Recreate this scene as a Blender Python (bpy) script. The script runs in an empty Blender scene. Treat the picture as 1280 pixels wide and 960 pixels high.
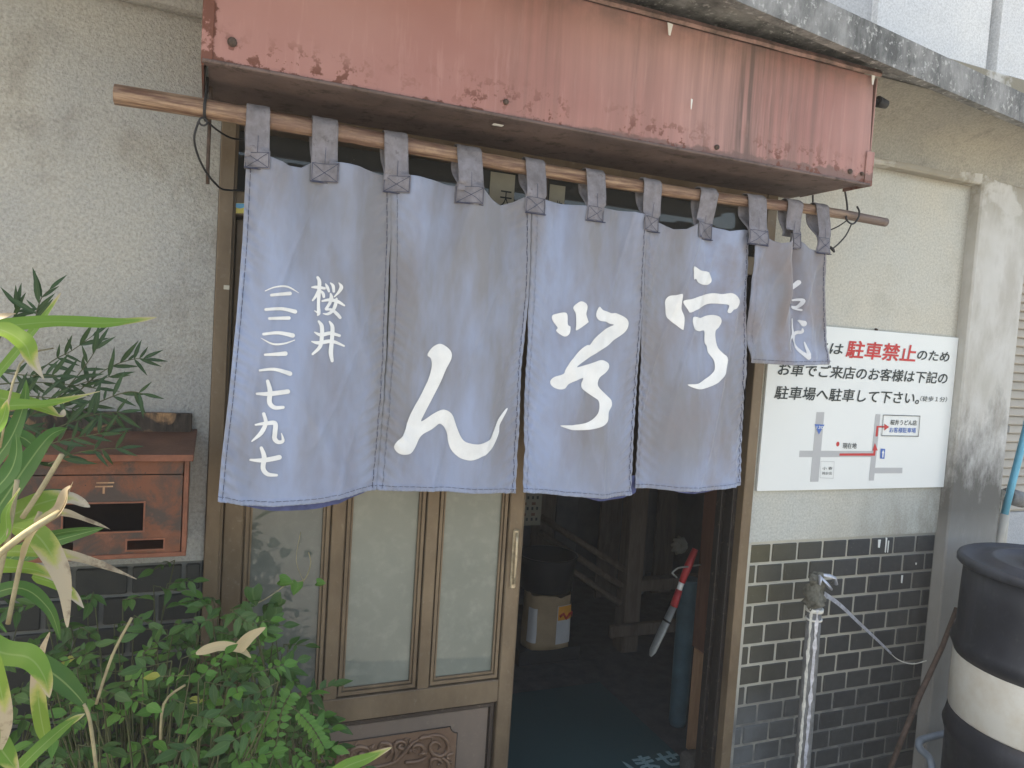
import bpy, bmesh, math, random
import numpy as np
from mathutils import Vector, Matrix, noise
from mathutils.geometry import delaunay_2d_cdt
random.seed(7)
PI = math.pi
SC = bpy.context.scene
COL = SC.collection

# ------------------------------------------------------------------ camera
cam_data = bpy.data.cameras.new("camera")
cam = bpy.data.objects.new("camera", cam_data); COL.objects.link(cam)
SC.camera = cam
cam_data.sensor_fit = 'HORIZONTAL'; cam_data.sensor_width = 36.0
cam_data.lens = 36.0 * 930.0 / 1280.0
cam_data.clip_start = 0.02; cam_data.clip_end = 500
CAMPOS = Vector((-1.6761, -1.9451, 1.5265))
yaw, pitch, roll = 0.39093, -0.059587, 0.064997
fw = Vector((math.sin(yaw)*math.cos(pitch), math.cos(yaw)*math.cos(pitch), math.sin(pitch)))
r0 = Vector((math.cos(yaw), -math.sin(yaw), 0)); u0 = r0.cross(fw)
rt = r0*math.cos(roll) + u0*math.sin(roll); up = -r0*math.sin(roll) + u0*math.cos(roll)
m3 = Matrix((rt, up, -fw)).transposed()
cam.matrix_world = Matrix.Translation(CAMPOS) @ m3.to_4x4()

# ------------------------------------------------------------------ sky and sun
SUN_EL = math.radians(58); SUN_AZ = math.radians(-68)     # azimuth clockwise from +Y
world = bpy.data.worlds.new("World"); SC.world = world; world.use_nodes = True
wn = world.node_tree; wn.nodes.clear()
wo = wn.nodes.new('ShaderNodeOutputWorld'); wb = wn.nodes.new('ShaderNodeBackground')
sk = wn.nodes.new('ShaderNodeTexSky'); sk.sky_type = 'NISHITA'; sk.sun_disc = False
sk.sun_elevation = SUN_EL; sk.sun_rotation = SUN_AZ; sk.air_density = 1.0; sk.dust_density = 2.5; sk.ozone_density = 0.8
wb.inputs['Strength'].default_value = 0.15
wn.links.new(sk.outputs[0], wb.inputs['Color']); wn.links.new(wb.outputs[0], wo.inputs['Surface'])
sl = bpy.data.lights.new("sun", 'SUN'); sl.energy = 4.0; sl.angle = math.radians(0.6); sl.color = (1.0, 0.94, 0.85)
sun = bpy.data.objects.new("sun", sl); COL.objects.link(sun)
sdir = Vector((math.sin(SUN_AZ)*math.cos(SUN_EL), math.cos(SUN_AZ)*math.cos(SUN_EL), math.sin(SUN_EL)))
sun.rotation_euler = sdir.to_track_quat('Z', 'Y').to_euler()
SC.view_settings.view_transform = 'Standard'; SC.view_settings.look = 'None'
SC.view_settings.exposure = 1.76; SC.view_settings.use_white_balance = True; SC.view_settings.white_balance_temperature = 7400; SC.view_settings.white_balance_tint = 8; SC.view_settings.gamma = 1.0; SC.view_settings.use_curve_mapping = False

# ------------------------------------------------------------------ object helpers
def empty(name, loc, label, cat, group=None):
    o = bpy.data.objects.new(name, None); COL.objects.link(o)
    o.location = loc; o.empty_display_size = .05
    o['label'] = label; o['category'] = cat
    if group: o['group'] = group
    return o
def root_loc(p):
    v = Vector((0, 0, 0))
    while p is not None: v += Vector(p.location); p = p.parent
    return v
def obj(name, data, parent=None, kind=None):
    o = bpy.data.objects.new(name, data); COL.objects.link(o)
    if parent is not None: o.parent = parent
    if kind: o['kind'] = kind
    return o
def meshobj(name, verts, faces, mat, parent=None, smooth=False, uv=None, kind=None, label=None):
    """verts in world coordinates"""
    off = root_loc(parent)
    me = bpy.data.meshes.new(name)
    me.from_pydata([(v[0]-off.x, v[1]-off.y, v[2]-off.z) for v in verts], [], faces)
    if uv:
        l = me.uv_layers.new(name='UVMap')
        for lp in me.loops: l.data[lp.index].uv = uv[lp.vertex_index]
    if smooth: me.polygons.foreach_set('use_smooth', [True]*len(me.polygons))
    if mat: me.materials.append(mat)
    me.update()
    o = obj(name, me, parent, kind)
    if label: o['label'] = label
    return o
def tag(o, label=None, cat=None, group=None, kind=None):
    if label: o['label'] = label
    if cat: o['category'] = cat
    if group: o['group'] = group
    if kind: o['kind'] = kind
    return o
class MB:
    def __init__(s): s.bm = bmesh.new()
    def box(s, x0, x1, y0, y1, z0, z1, bev=0.0, M=None, seg=1):
        b = bmesh.new()
        vs = [b.verts.new((x, y, z)) for x in (x0, x1) for y in (y0, y1) for z in (z0, z1)]
        for f in [(0,1,3,2),(4,6,7,5),(0,4,5,1),(2,3,7,6),(0,2,6,4),(1,5,7,3)]: b.faces.new([vs[i] for i in f])
        if bev > 0:
            bmesh.ops.bevel(b, geom=b.edges[:], offset=bev, segments=seg, affect='EDGES', profile=.5)
        s._add(b, M); return s
    def _add(s, b, M=None):
        if M is not None: bmesh.ops.transform(b, matrix=M, verts=b.verts)
        me = bpy.data.meshes.new('t'); b.to_mesh(me); b.free(); s.bm.from_mesh(me); bpy.data.meshes.remove(me)
    def tube(s, pts, r, n=10, caps=True, flat=1.0):
        pts = [Vector(p) for p in pts]; rs = r if isinstance(r, (list, tuple)) else [r]*len(pts)
        prev = None; rings = []
        ref = Vector((0, 0, 1))
        t0 = (pts[1]-pts[0]).normalized()
        if abs(t0.dot(ref)) > .9: ref = Vector((1, 0, 0))
        a = t0.cross(ref).normalized()
        for i, p in enumerate(pts):
            t = (pts[min(i+1, len(pts)-1)] - pts[max(i-1, 0)]).normalized()
            a = (a - t*a.dot(t)).normalized(); b_ = t.cross(a)
            rings.append([s.bm.verts.new(p + (a*math.cos(2*PI*k/n) + b_*math.sin(2*PI*k/n)*flat)*rs[i]) for k in range(n)])
        for i in range(len(rings)-1):
            for k in range(n):
                f = s.bm.faces.new((rings[i][k], rings[i][(k+1)%n], rings[i+1][(k+1)%n], rings[i+1][k])); f.smooth = True
        if caps:
            s.bm.faces.new(rings[0][::-1]); s.bm.faces.new(rings[-1])
        return s
    def lathe(s, prof, c, n=48):
        rings = []
        for (r, z) in prof:
            rings.append([s.bm.verts.new((c[0]+r*math.cos(2*PI*k/n), c[1]+r*math.sin(2*PI*k/n), c[2]+z)) for k in range(n)])
        for i in range(len(rings)-1):
            for k in range(n):
                f = s.bm.faces.new((rings[i][k], rings[i][(k+1)%n], rings[i+1][(k+1)%n], rings[i+1][k])); f.smooth = True
        s.bm.faces.new(rings[0][::-1]); s.bm.faces.new(rings[-1])
        return s
    def prism(s, poly, y0, y1):
        """polygon of (x,z) points extruded from y0 (front) to y1"""
        a = [s.bm.verts.new((p[0], y0, p[1])) for p in poly]; b = [s.bm.verts.new((p[0], y1, p[1])) for p in poly]
        n = len(poly)
        s.bm.faces.new(a); s.bm.faces.new(b[::-1])
        for i in range(n): s.bm.faces.new((a[i], b[i], b[(i+1)%n], a[(i+1)%n]))
        return s
    def quad(s, *p):
        s.bm.faces.new([s.bm.verts.new(q) for q in p]); return s
    def build(s, name, mat, parent=None, kind=None, label=None):
        bmesh.ops.recalc_face_normals(s.bm, faces=s.bm.faces)
        off = root_loc(parent)
        if off.length: bmesh.ops.translate(s.bm, verts=s.bm.verts, vec=-off)
        me = bpy.data.meshes.new(name); s.bm.to_mesh(me); s.bm.free()
        if mat: me.materials.append(mat)
        o = obj(name, me, parent, kind)
        if label: o['label'] = label
        return o
def spline(pts, n=6, closed=False):
    P = [np.array(p, float) for p in pts]; out = []; m = len(P)
    for i in range(m if closed else m-1):
        p0 = P[(i-1) % m] if closed or i > 0 else P[0]; p1 = P[i]; p2 = P[(i+1) % m]
        p3 = P[(i+2) % m] if closed or i+2 < m else P[-1]
        for k in range(n):
            t = k/n
            out.append(.5*((2*p1) + (-p0+p2)*t + (2*p0-5*p1+4*p2-p3)*t*t + (-p0+3*p1-3*p2+p3)*t**3))
    if not closed: out.append(P[-1])
    return out
def lerp(a, b, t): return a + (b-a)*t
def sstep(a, b, x):
    t = max(0., min(1., (x-a)/(b-a))); return t*t*(3-2*t)
def interp(pts, v):
    """polyline of (x,z) by arclength fraction"""
    P = np.array(pts); d = np.r_[0, np.cumsum(np.hypot(*(P[1:]-P[:-1]).T))]; d /= d[-1]
    return np.array([np.interp(v, d, P[:, 0]), np.interp(v, d, P[:, 1])])

# ------------------------------------------------------------------ materials
class NT:
    def __init__(s, name):
        s.m = bpy.data.materials.new(name); s.m.use_nodes = True; s.t = s.m.node_tree; s.t.nodes.clear()
        s.out = s.t.nodes.new('ShaderNodeOutputMaterial'); s.b = s.t.nodes.new('ShaderNodeBsdfPrincipled')
        s.t.links.new(s.b.outputs[0], s.out.inputs[0])
        g = s.t.nodes.new('ShaderNodeNewGeometry'); s.pos = g.outputs['Position']
        s._uv = None
    def n(s, typ): return s.t.nodes.new(typ)
    def l(s, a, b): s.t.links.new(a, b)
    def set(s, sock, v):
        if hasattr(v, 'is_output') or isinstance(v, bpy.types.NodeSocket): s.l(v, sock)
        else: sock.default_value = v
    @property
    def uv(s):
        if s._uv is None: s._uv = s.n('ShaderNodeUVMap').outputs[0]
        return s._uv
    def scale(s, vec, sc):
        m = s.n('ShaderNodeMapping'); s.l(vec, m.inputs[0]); m.inputs['Scale'].default_value = sc; return m.outputs[0]
    def shift(s, vec, lo):
        m = s.n('ShaderNodeMapping'); s.l(vec, m.inputs[0]); m.inputs['Location'].default_value = lo; return m.outputs[0]
    def noise(s, sc, det=4, rough=.6, vec=None, dist=0.):
        k = s.n('ShaderNodeTexNoise'); s.l(vec or s.pos, k.inputs['Vector'])
        k.inputs['Scale'].default_value = sc; k.inputs['Detail'].default_value = det
        k.inputs['Roughness'].default_value = rough; k.inputs['Distortion'].default_value = dist
        return k.outputs['Fac']
    def voro(s, sc, vec=None, feat='F1'):
        k = s.n('ShaderNodeTexVoronoi'); s.l(vec or s.pos, k.inputs['Vector']); k.inputs['Scale'].default_value = sc
        k.feature = feat; return k.outputs['Distance']
    def ramp(s, f, stops):
        r = s.n('ShaderNodeValToRGB'); s.l(f, r.inputs[0]); e = r.color_ramp.elements
        while len(e) < len(stops): e.new(.5)
        for i, (p, c) in enumerate(stops):
            e[i].position = p; e[i].color = (c, c, c, 1) if isinstance(c, (int, float)) else (*c, 1)
        return r.outputs[0]
    def mix(s, f, a, b, mode='MIX'):
        m = s.n('ShaderNodeMix'); m.data_type = 'RGBA'; m.blend_type = mode
        s.set(m.inputs[0], f)
        for i, v in ((6, a), (7, b)):
            if isinstance(v, tuple): m.inputs[i].default_value = (*v, 1) if len(v) == 3 else v
            elif isinstance(v, (int, float)): m.inputs[i].default_value = (v, v, v, 1)
            else: s.l(v, m.inputs[i])
        return m.outputs[2]
    def math(s, op, a, b=0.):
        m = s.n('ShaderNodeMath'); m.operation = op; s.set(m.inputs[0], a); s.set(m.inputs[1], b); return m.outputs[0]
    def sep(s, vec=None):
        k = s.n('ShaderNodeSeparateXYZ'); s.l(vec or s.pos, k.inputs[0]); return k.outputs
    def mr(s, v, a, b, c=0., d=1.):
        m = s.n('ShaderNodeMapRange'); m.clamp = True; s.l(v, m.inputs[0])
        for i, x in enumerate((a, b, c, d)): m.inputs[i+1].default_value = x
        return m.outputs[0]
    def rnd(s): return s.n('ShaderNodeObjectInfo').outputs['Random']
    def bump(s, h, st, dist=.002, nrm=None):
        k = s.n('ShaderNodeBump'); s.l(h, k.inputs['Height']); k.inputs['Strength'].default_value = st; k.inputs['Distance'].default_value = dist
        if nrm is not None: s.l(nrm, k.inputs['Normal'])
        s.l(k.outputs[0], s.b.inputs['Normal']); return k.outputs[0]
    def fin(s, col=None, rough=.6, metal=0., spec=None, coat=None, **kw):
        if col is not None:
            if isinstance(col, tuple): s.b.inputs['Base Color'].default_value = (*col, 1)
            else: s.l(col, s.b.inputs['Base Color'])
        s.set(s.b.inputs['Roughness'], rough); s.set(s.b.inputs['Metallic'], metal)
        if spec is not None: s.b.inputs['Specular IOR Level'].default_value = spec
        if coat is not None: s.b.inputs['Coat Weight'].default_value = coat; s.b.inputs['Coat Roughness'].default_value = .03
        return s.m
def stucco(name, base, warm, dark, bsc=260, bst=.9, stain=.5, low=None):
    t = NT(name)
    c = t.mix(t.ramp(t.noise(1.6, 5, .6), [(.38, 0.), (.66, 1.)]), base, warm)
    c = t.mix(t.math('MULTIPLY', t.ramp(t.noise(5, 8, .72), [(.52, 0.), (.75, 1.)]), stain), c, dark)
    sp = t.ramp(t.noise(70, 2, .5), [(.68, 0.), (.76, 1.)])
    c = t.mix(t.math('MULTIPLY', sp, .3), c, dark)
    pit = t.ramp(t.noise(bsc*.8, 2, .5), [(.5, 1.), (.68, 0.)])
    c = t.mix(.14, c, t.mix(1., c, pit, 'MULTIPLY'))
    c = t.mix(.35, c, t.mix(1., c, t.ramp(t.noise(130, 3, .6), [(.32, .55), (.62, 1.25)]), 'MULTIPLY'))
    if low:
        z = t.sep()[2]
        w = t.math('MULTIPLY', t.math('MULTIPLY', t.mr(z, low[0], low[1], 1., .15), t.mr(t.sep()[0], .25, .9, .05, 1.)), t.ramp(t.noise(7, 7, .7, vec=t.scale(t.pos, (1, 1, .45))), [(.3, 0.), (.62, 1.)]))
        w = t.math('MAXIMUM', t.math('MULTIPLY', w, t.mr(z, 1.6, 1.5, 0., 1.)), t.math('MAXIMUM', t.mr(t.sep()[0], .865, .895, 0., .45), t.mr(z, 2.165, 2.195, 0., .4)))  # side and top edges of the recess darkened, shade painted for depth
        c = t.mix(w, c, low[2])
    h = t.math('ADD', t.noise(bsc, 4, .65), t.math('MULTIPLY', t.noise(bsc*.3, 3, .5), .8))
    t.bump(h, bst, .007)
    return t.fin(c, .92, spec=.2)
M = {}
M['stucco'] = stucco('stucco', (.36,.36,.345), (.45,.425,.365), (.20,.175,.14), 165, .8, .7)
M['panel'] = stucco('painted_render', (.47,.475,.435), (.52,.49,.41), (.30,.27,.21), 300, .2, .4, low=(.93, 1.14, (.20,.18,.14)))
def pil():
    t = NT('pilaster_render'); z = t.sep()[2]
    c = t.mix(t.ramp(t.noise(2.2, 5, .6), [(.4, 0.), (.65, 1.)]), (.46,.445,.40), (.56,.55,.52))
    c = t.mix(t.math('MULTIPLY', t.ramp(t.noise(9, 7, .7, vec=t.scale(t.pos, (1, 1, .35))), [(.48, 0.), (.66, 1.)]), .45), c, (.30,.27,.22))
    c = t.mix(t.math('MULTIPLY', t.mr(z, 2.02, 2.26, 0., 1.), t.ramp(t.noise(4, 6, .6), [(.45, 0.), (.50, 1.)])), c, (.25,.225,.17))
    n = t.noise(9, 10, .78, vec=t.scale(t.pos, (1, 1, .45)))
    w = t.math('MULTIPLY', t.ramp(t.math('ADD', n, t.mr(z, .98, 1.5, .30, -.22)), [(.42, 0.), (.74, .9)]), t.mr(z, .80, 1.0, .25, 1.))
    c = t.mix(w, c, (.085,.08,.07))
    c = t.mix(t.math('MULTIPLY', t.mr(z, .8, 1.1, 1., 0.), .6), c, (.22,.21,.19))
    t.bump(t.noise(160, 5, .7), .5, .003)
    return t.fin(c, .9, spec=.2)
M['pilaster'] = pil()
def eave():
    t = NT('weathered_concrete')
    c = t.mix(t.ramp(t.noise(9, 9, .72, vec=t.scale(t.pos, (1, 1, .5))), [(.38, 0.), (.62, 1.)]), (.10,.102,.10), (.30,.30,.29))
    c = t.mix(t.ramp(t.noise(50, 4, .7), [(.56, 0.), (.66, 1.)]), c, (.42,.42,.40))
    t.bump(t.noise(120, 6, .7), .7, .004); return t.fin(c, .95, spec=.15)
M['eave'] = eave()
M['soffit'] = stucco('soffit_render', (.29,.28,.245), (.38,.355,.29), (.13,.125,.115), 260, .5, .8)
M['whitewall'] = stucco('white_wall_paint', (.60,.61,.61), (.68,.68,.66), (.42,.41,.38), 300, .35, .3)
M['greywall'] = stucco('grey_wall_and_shade', (.44,.45,.46), (.48,.48,.47), (.33,.32,.30), 300, .35, .3)  # also colours the recessed upper bays, where the grey stands for shade
def tilem():
    t = NT('dark_glazed_tile'); r = t.rnd()
    x = t.sep()[0]; z = t.sep()[2]
    a = t.mix(t.math('MULTIPLY', t.mr(x, .05, .45, 1., 0.), t.math('MULTIPLY', t.mr(z, .3, .75, .2, 1.), t.mr(x, -1., -.5, 0., 1.))), (.034,.035,.036), (.078,.069,.038))
    a = t.mix(t.math('MULTIPLY', r, .5), a, (.062,.062,.058))
    a = t.mix(t.math('MULTIPLY', t.math('MULTIPLY', t.mr(z, .42, .26, 0., 1.), t.mr(x, .33, .15, 0., 1.)), t.ramp(t.noise(8, 4), [(.3, .3), (.55, 1.)])), a, (.095,.10,.102))
    a = t.mix(t.math('MULTIPLY', t.ramp(t.noise(110, 4, .7), [(.64, 0.), (.72, 1.)]), .4), a, (.20,.19,.17))
    a = t.mix(t.mr(x, -1.2, -.6, .55, 0.), a, (.016,.018,.013))  # left tiles: greener black, with their shade put into the colour
    t.bump(t.noise(45, 3), .15, .002)
    return t.fin(a, t.ramp(t.noise(25, 5), [(.3, .42), (.7, .7)]), spec=.4)
M['tile'] = tilem()
def mort():
    t = NT('tile_mortar'); z = t.sep()[2]
    c = t.mix(t.noise(14, 6, .7), (.36,.34,.29), (.56,.53,.43))
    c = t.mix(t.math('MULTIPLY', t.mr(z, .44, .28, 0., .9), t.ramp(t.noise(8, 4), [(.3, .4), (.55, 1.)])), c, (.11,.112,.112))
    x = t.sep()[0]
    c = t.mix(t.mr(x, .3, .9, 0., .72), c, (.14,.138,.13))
    t.bump(t.noise(300, 4, .7), .8, .003); return t.fin(c, .95, spec=.15)
M['mortar'] = mort()
def mort2():
    t = NT('old_dark_mortar'); c = t.mix(t.noise(14, 6, .7), (.12,.12,.11), (.24,.24,.22))
    t.bump(t.noise(300, 4, .7), .8, .003); return t.fin(c, .95, spec=.15)
M['mortar2'] = mort2()
def red():
    t = NT('faded_red_sheet'); x, y, z = t.sep()
    c = t.mix(t.ramp(t.noise(2.2, 4, .5, vec=t.shift(t.pos, (3, 0, 0))), [(.35, 0.), (.7, 1.)]), (.34,.160,.135), (.43,.240,.205))
    st = t.noise(26, 5, .6, vec=t.scale(t.pos, (1.6, 1, .05)))
    band = t.math('MULTIPLY', t.mr(x, -1.15, -.75, 0., 1.), t.mr(x, -.3, .05, 1., .25))
    patch = t.ramp(t.noise(4, 3, .5, vec=t.scale(t.pos, (1, 1, .1))), [(.42, 0.), (.6, 1.)])
    c = t.mix(t.math('MULTIPLY', t.math('MULTIPLY', t.ramp(st, [(.36, 0.), (.62, .9)]), band), t.math('ADD', t.math('MULTIPLY', patch, .8), .3)), c, (.15,.095,.080))
    pale = t.ramp(t.noise(40, 5, .65, vec=t.scale(t.shift(t.pos, (9, 0, 0)), (1.3, 1, .12))), [(.56, 0.), (.7, .5)])
    c = t.mix(t.math('MULTIPLY', pale, .5), c, (.52,.30,.26))
    # dirt line along the bottom edge and rust blisters
    nz = t.noise(16, 6, .65)
    e = t.math('ADD', z, t.math('MULTIPLY', nz, t.mr(x, -1.3, 0., -.02, -.075)))
    c = t.mix(t.math('MULTIPLY', t.mr(e, 2.020, 2.026, 1., 0.), t.mr(x, -1.3, -.7, .3, .8)), c, (.155,.095,.08))
    bl = t.math('MULTIPLY', t.ramp(t.noise(34, 7, .7), [(.54, 0.), (.57, 1.)]), t.mr(z, 2.13, 2.05, 0., 1.))
    bl = t.math('MULTIPLY', bl, t.ramp(t.noise(5, 2), [(.36, 0.), (.5, 1.)]))
    eg = t.math('MULTIPLY', t.math('ADD', t.mr(x, -1.665, -1.69, 0., .36), t.mr(z, 2.055, 2.036, 0., .33)), 1.)
    bl = t.math('MAXIMUM', bl, t.ramp(t.math('ADD', t.noise(30, 7, .7), eg), [(.80, 0.), (.86, 1.)]))
    c = t.mix(bl, c, (.15,.055,.035))
    c = t.mix(t.math('MULTIPLY', t.mr(z, 2.26, 2.34, 0., .6), t.ramp(t.noise(12, 6, .7), [(.4, 0.), (.65, 1.)])), c, (.12,.10,.09))
    t.bump(t.math('ADD', t.noise(5, 2), t.math('MULTIPLY', t.noise(120, 3), .05)), .35, .01)
    return t.fin(c, .55, spec=.3)
M['red'] = red()
def redrust():
    t = NT('rusty_red_underside')
    c = t.mix(t.ramp(t.noise(5, 6, .7), [(.35, 0.), (.7, 1.)]), (.105,.075,.068), (.18,.125,.112))
    c = t.mix(t.ramp(t.noise(22, 6, .75), [(.52, 0.), (.64, 1.)]), c, (.07,.05,.04))
    t.bump(t.noise(60, 5, .7), .5, .003); return t.fin(c, .75, spec=.3)
M['redrust'] = redrust()
def rim():
    t = NT('rusty_grey_rim')
    c = t.mix(t.ramp(t.noise(14, 7, .72, vec=t.scale(t.pos, (1, 1, 1.))), [(.38, 0.), (.62, 1.)]), (.12,.085,.07), (.32,.20,.17))
    t.bump(t.noise(70, 5, .7), .5, .003); return t.fin(c, .8, spec=.2)
M['rim'] = rim()
def cloth(name, dark=0.):
    t = NT(name)
    v = t.scale(t.pos, (1, 1, .28))
    c = t.mix(t.ramp(t.noise(5.2, 5, .6, vec=v), [(.40, 0.), (.60, 1.)]), (.212,.211,.228), (.275,.315,.422))  # grey-blue fading; its contrast also stands for shading of the folds
    z = t.sep()[2]
    c = t.mix(t.math('MULTIPLY', t.mr(z, 1.27, 1.13, 0., 1.), .5), c, (.26,.315,.45))
    c = t.mix(t.math('MULTIPLY', t.ramp(t.noise(8, 4, .6, vec=t.shift(t.scale(t.pos, (1, 1, .5)), (4, 0, 2))), [(.52, 0.), (.68, 1.)]), .45), c, (.20,.185,.20))
    x = t.sep()[0]
    c = t.mix(t.math('MULTIPLY', t.mr(x, -.85, -.15, 0., .8), t.ramp(t.noise(7, 4, .6, vec=t.shift(t.pos, (1, 0, 7))), [(.42, 0.), (.6, 1.)])), c, (.215,.19,.19))
    c = t.mix(t.math('MULTIPLY', t.math('MULTIPLY', t.mr(x, -.17, -.15, 0., .75), t.mr(x, -.10, -.07, 1., .15)), t.ramp(t.noise(12, 4, .6), [(.35, .3), (.6, 1.)])), c, (.20,.165,.155))
    c = t.mix(t.math('MULTIPLY', t.ramp(t.noise(30, 5, .7), [(.6, 0.), (.75, 1.)]), .12), c, (.32,.33,.38))
    w = t.n('ShaderNodeTexWave'); w.wave_type = 'BANDS'; w.bands_direction = 'DIAGONAL'; w.inputs['Scale'].default_value = 190; t.l(t.pos, w.inputs[0]); w.inputs['Distortion'].default_value = 1.5
    h = t.math('ADD', t.math('MULTIPLY', w.outputs['Fac'], .12), t.noise(340, 2))
    t.bump(h, .22, .0015)
    t.b.inputs['Sheen Weight'].default_value = .35
    if dark: c = t.mix(dark, c, (.10,.09,.10))
    return t.fin(c, .9, spec=.15)
M['cloth'] = cloth('faded_indigo_cotton')
def tabm():
    t = NT('mottled_tab_cotton')
    c = t.mix(t.ramp(t.noise(22, 6, .7), [(.35, 0.), (.66, 1.)]), (.15,.14,.148), (.25,.24,.265))  # grey-brown mottled cotton, darker than the panels
    c = t.mix(t.math('MULTIPLY', t.ramp(t.noise(70, 4, .7), [(.6, 0.), (.7, 1.)]), .5), c, (.07,.06,.06))
    t.bump(t.noise(300, 3), .4, .0015)
    return t.fin(c, .92, spec=.15)
M['tab'] = tabm()
def simple(name, col, rough=.6, metal=0., var=.25, sc=12, spec=.4, bst=.0, bsc=120, coat=None, det=5):
    t = NT(name)
    c = t.mix(t.ramp(t.noise(sc, det, .65), [(.3, 0.), (.7, 1.)]), tuple(x*(1-var) for x in col), tuple(min(1, x*(1+var)) for x in col))
    if bst: t.bump(t.noise(bsc, 4, .65), bst, .003)
    return t.fin(c, rough, metal, spec, coat)
M['navy'] = simple('deep_indigo_hem', (.075,.09,.21), .9, var=.3, sc=30)
M['thread'] = simple('navy_thread_and_shade', (.045,.05,.085), .9)  # kept dark, so tab outlines made with it also carry edge shadow
M['dye'] = simple('undyed_white_mark', (.72,.715,.69), .88, var=.11, sc=9, bst=.25, bsc=300, spec=.15)
M['dye2'] = simple('greyed_undyed_mark', (.62,.62,.63), .88, var=.2, sc=14, bst=.25, bsc=300, spec=.15)
def bamboo():
    t = NT('weathered_bamboo')
    v = t.scale(t.pos, (.5, 9, 9))
    c = t.mix(t.ramp(t.noise(11, 6, .7, vec=v), [(.40, 0.), (.60, 1.)]), (.12,.062,.042), (.38,.255,.165))
    c = t.mix(t.ramp(t.noise(4, 6, .75), [(.45, 0.), (.60, .7)]), c, (.17,.10,.08))
    x = t.sep()[0]; c = t.mix(t.mr(x, -.05, .15, 0., .75), c, (.13,.10,.085))
    t.bump(t.noise(12, 4, .6, vec=v), .8, .004); return t.fin(c, .5, spec=.35)
M['bamboo'] = bamboo()
def bronze(name, col, col2):
    t = NT(name)
    c = t.mix(t.ramp(t.noise(6, 5, .65, vec=t.scale(t.pos, (1, 1, .5))), [(.35, 0.), (.68, 1.)]), col, col2)
    c = t.mix(t.math('MULTIPLY', t.ramp(t.noise(60, 6, .75), [(.58, 0.), (.7, 1.)]), .35), c, (.30,.25,.19))
    t.bump(t.noise(220, 3), .12, .001)
    return t.fin(c, t.ramp(t.noise(14, 4), [(.3, .38), (.7, .58)]), .25, .4)
M['bronze'] = bronze('bronze_anodised_aluminium', (.125,.088,.054), (.215,.158,.100))
M['bronzeD'] = bronze('dark_bronze_recess', (.045,.032,.026), (.075,.055,.042))
M['bronzeK'] = bronze('blackish_track_metal', (.018,.015,.014), (.034,.028,.025))  # near-black bronze mix for the jamb tracks
M['bronzeP'] = bronze('bronze_panel_sheet', (.17,.135,.11), (.215,.165,.13))
M['carve'] = bronze('copper_toned_carving', (.16,.095,.06), (.245,.155,.10))
M['brass'] = simple('tarnished_brass', (.46,.38,.26), .42, .5, var=.3, sc=60)
def glass(name, a, b):
    t = NT(name)
    z = t.sep()[2]
    c = t.mix(t.ramp(t.noise(2.5, 5, .6), [(.35, 0.), (.7, 1.)]), a, b)
    c = t.mix(t.math('MULTIPLY', t.ramp(t.noise(20, 7, .7), [(.5, 0.), (.75, 1.)]), .3), c, tuple(x*1.5 for x in b))
    c = t.mix(t.math('MULTIPLY', t.ramp(t.noise(200, 3, .7), [(.70, 0.), (.76, 1.)]), .6), c, (.5,.5,.45))
    return t.fin(c, .55, spec=.3, coat=1.)
M['frost'] = glass('frosted_pane', (.150,.165,.135), (.215,.225,.185))
M['frost2'] = glass('clearer_pane', (.085,.095,.083), (.14,.15,.13))
M['darkglass'] = glass('dark_transom_glass', (.02,.023,.023), (.035,.038,.038))
M['black'] = simple('black_rubber', (.012,.012,.013), .7)
M['wire'] = simple('black_cord', (.022,.022,.024), .6)
M['board'] = simple('white_sign_plate', (.69,.71,.69), .35, var=.015, sc=4, spec=.5, coat=.3)
M['ink'] = simple('black_sign_ink', (.022,.030,.030), .5, var=.1)
M['inkred'] = simple('red_sign_ink', (.50,.035,.035), .5, var=.1)
M['inkblue'] = simple('blue_sign_ink', (.06,.14,.42), .5, var=.1)
M['inkgrey'] = simple('grey_sign_ink', (.42,.42,.42), .5, var=.03)
M['paper'] = simple('cream_paper', (.50,.47,.38), .8, var=.1)
M['paperdim'] = simple('dull_paper', (.20,.19,.16), .8, var=.15)  # much darker mix than the cream paper
def drum():
    t = NT('navy_drum_plastic')
    c = t.mix(t.ramp(t.noise(4, 5, .6), [(.35, 0.), (.7, 1.)]), (.008,.010,.015), (.018,.021,.030))
    c = t.mix(t.math('MULTIPLY', t.ramp(t.noise(30, 7, .75), [(.54, 0.), (.76, 1.)]), .4), c, (.08,.082,.085))
    c = t.mix(t.math('MULTIPLY', t.ramp(t.noise(14, 6, .7, vec=t.scale(t.pos, (1, 1, .12))), [(.5, 0.), (.68, 1.)]), .3), c, (.07,.075,.085))
    t.bump(t.noise(60, 4), .12, .002)
    return t.fin(c, t.ramp(t.noise(9, 4), [(.3, .34), (.7, .55)]), spec=.45)
M['drum'] = drum()
def band():
    t = NT('stained_white_band')
    c = t.mix(t.ramp(t.noise(7, 6, .7), [(.4, 0.), (.7, 1.)]), (.60,.585,.52), (.50,.45,.36))
    c = t.mix(t.math('MULTIPLY', t.ramp(t.noise(4, 4, .6, vec=t.scale(t.pos, (1.6, 1.6, .3))), [(.55, 0.), (.68, 1.)]), .5), c, (.42,.27,.14))
    return t.fin(c, .5, spec=.4)
M['band'] = band()
M['lid'] = simple('dusty_drum_lid', (.028,.032,.042), .5, var=.55, sc=7, det=7, spec=.45)
M['fittape'] = simple('silver_tape', (.52,.54,.60), .28, .55, var=.3, sc=60, bst=.6, bsc=160)
M['whitetape'] = simple('peeling_white_tape', (.62,.60,.53), .8, var=.2, sc=60, bst=.6)
M['pipegrey'] = simple('grey_pipe', (.17,.17,.165), .6, var=.4, sc=30, bst=.3)
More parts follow.
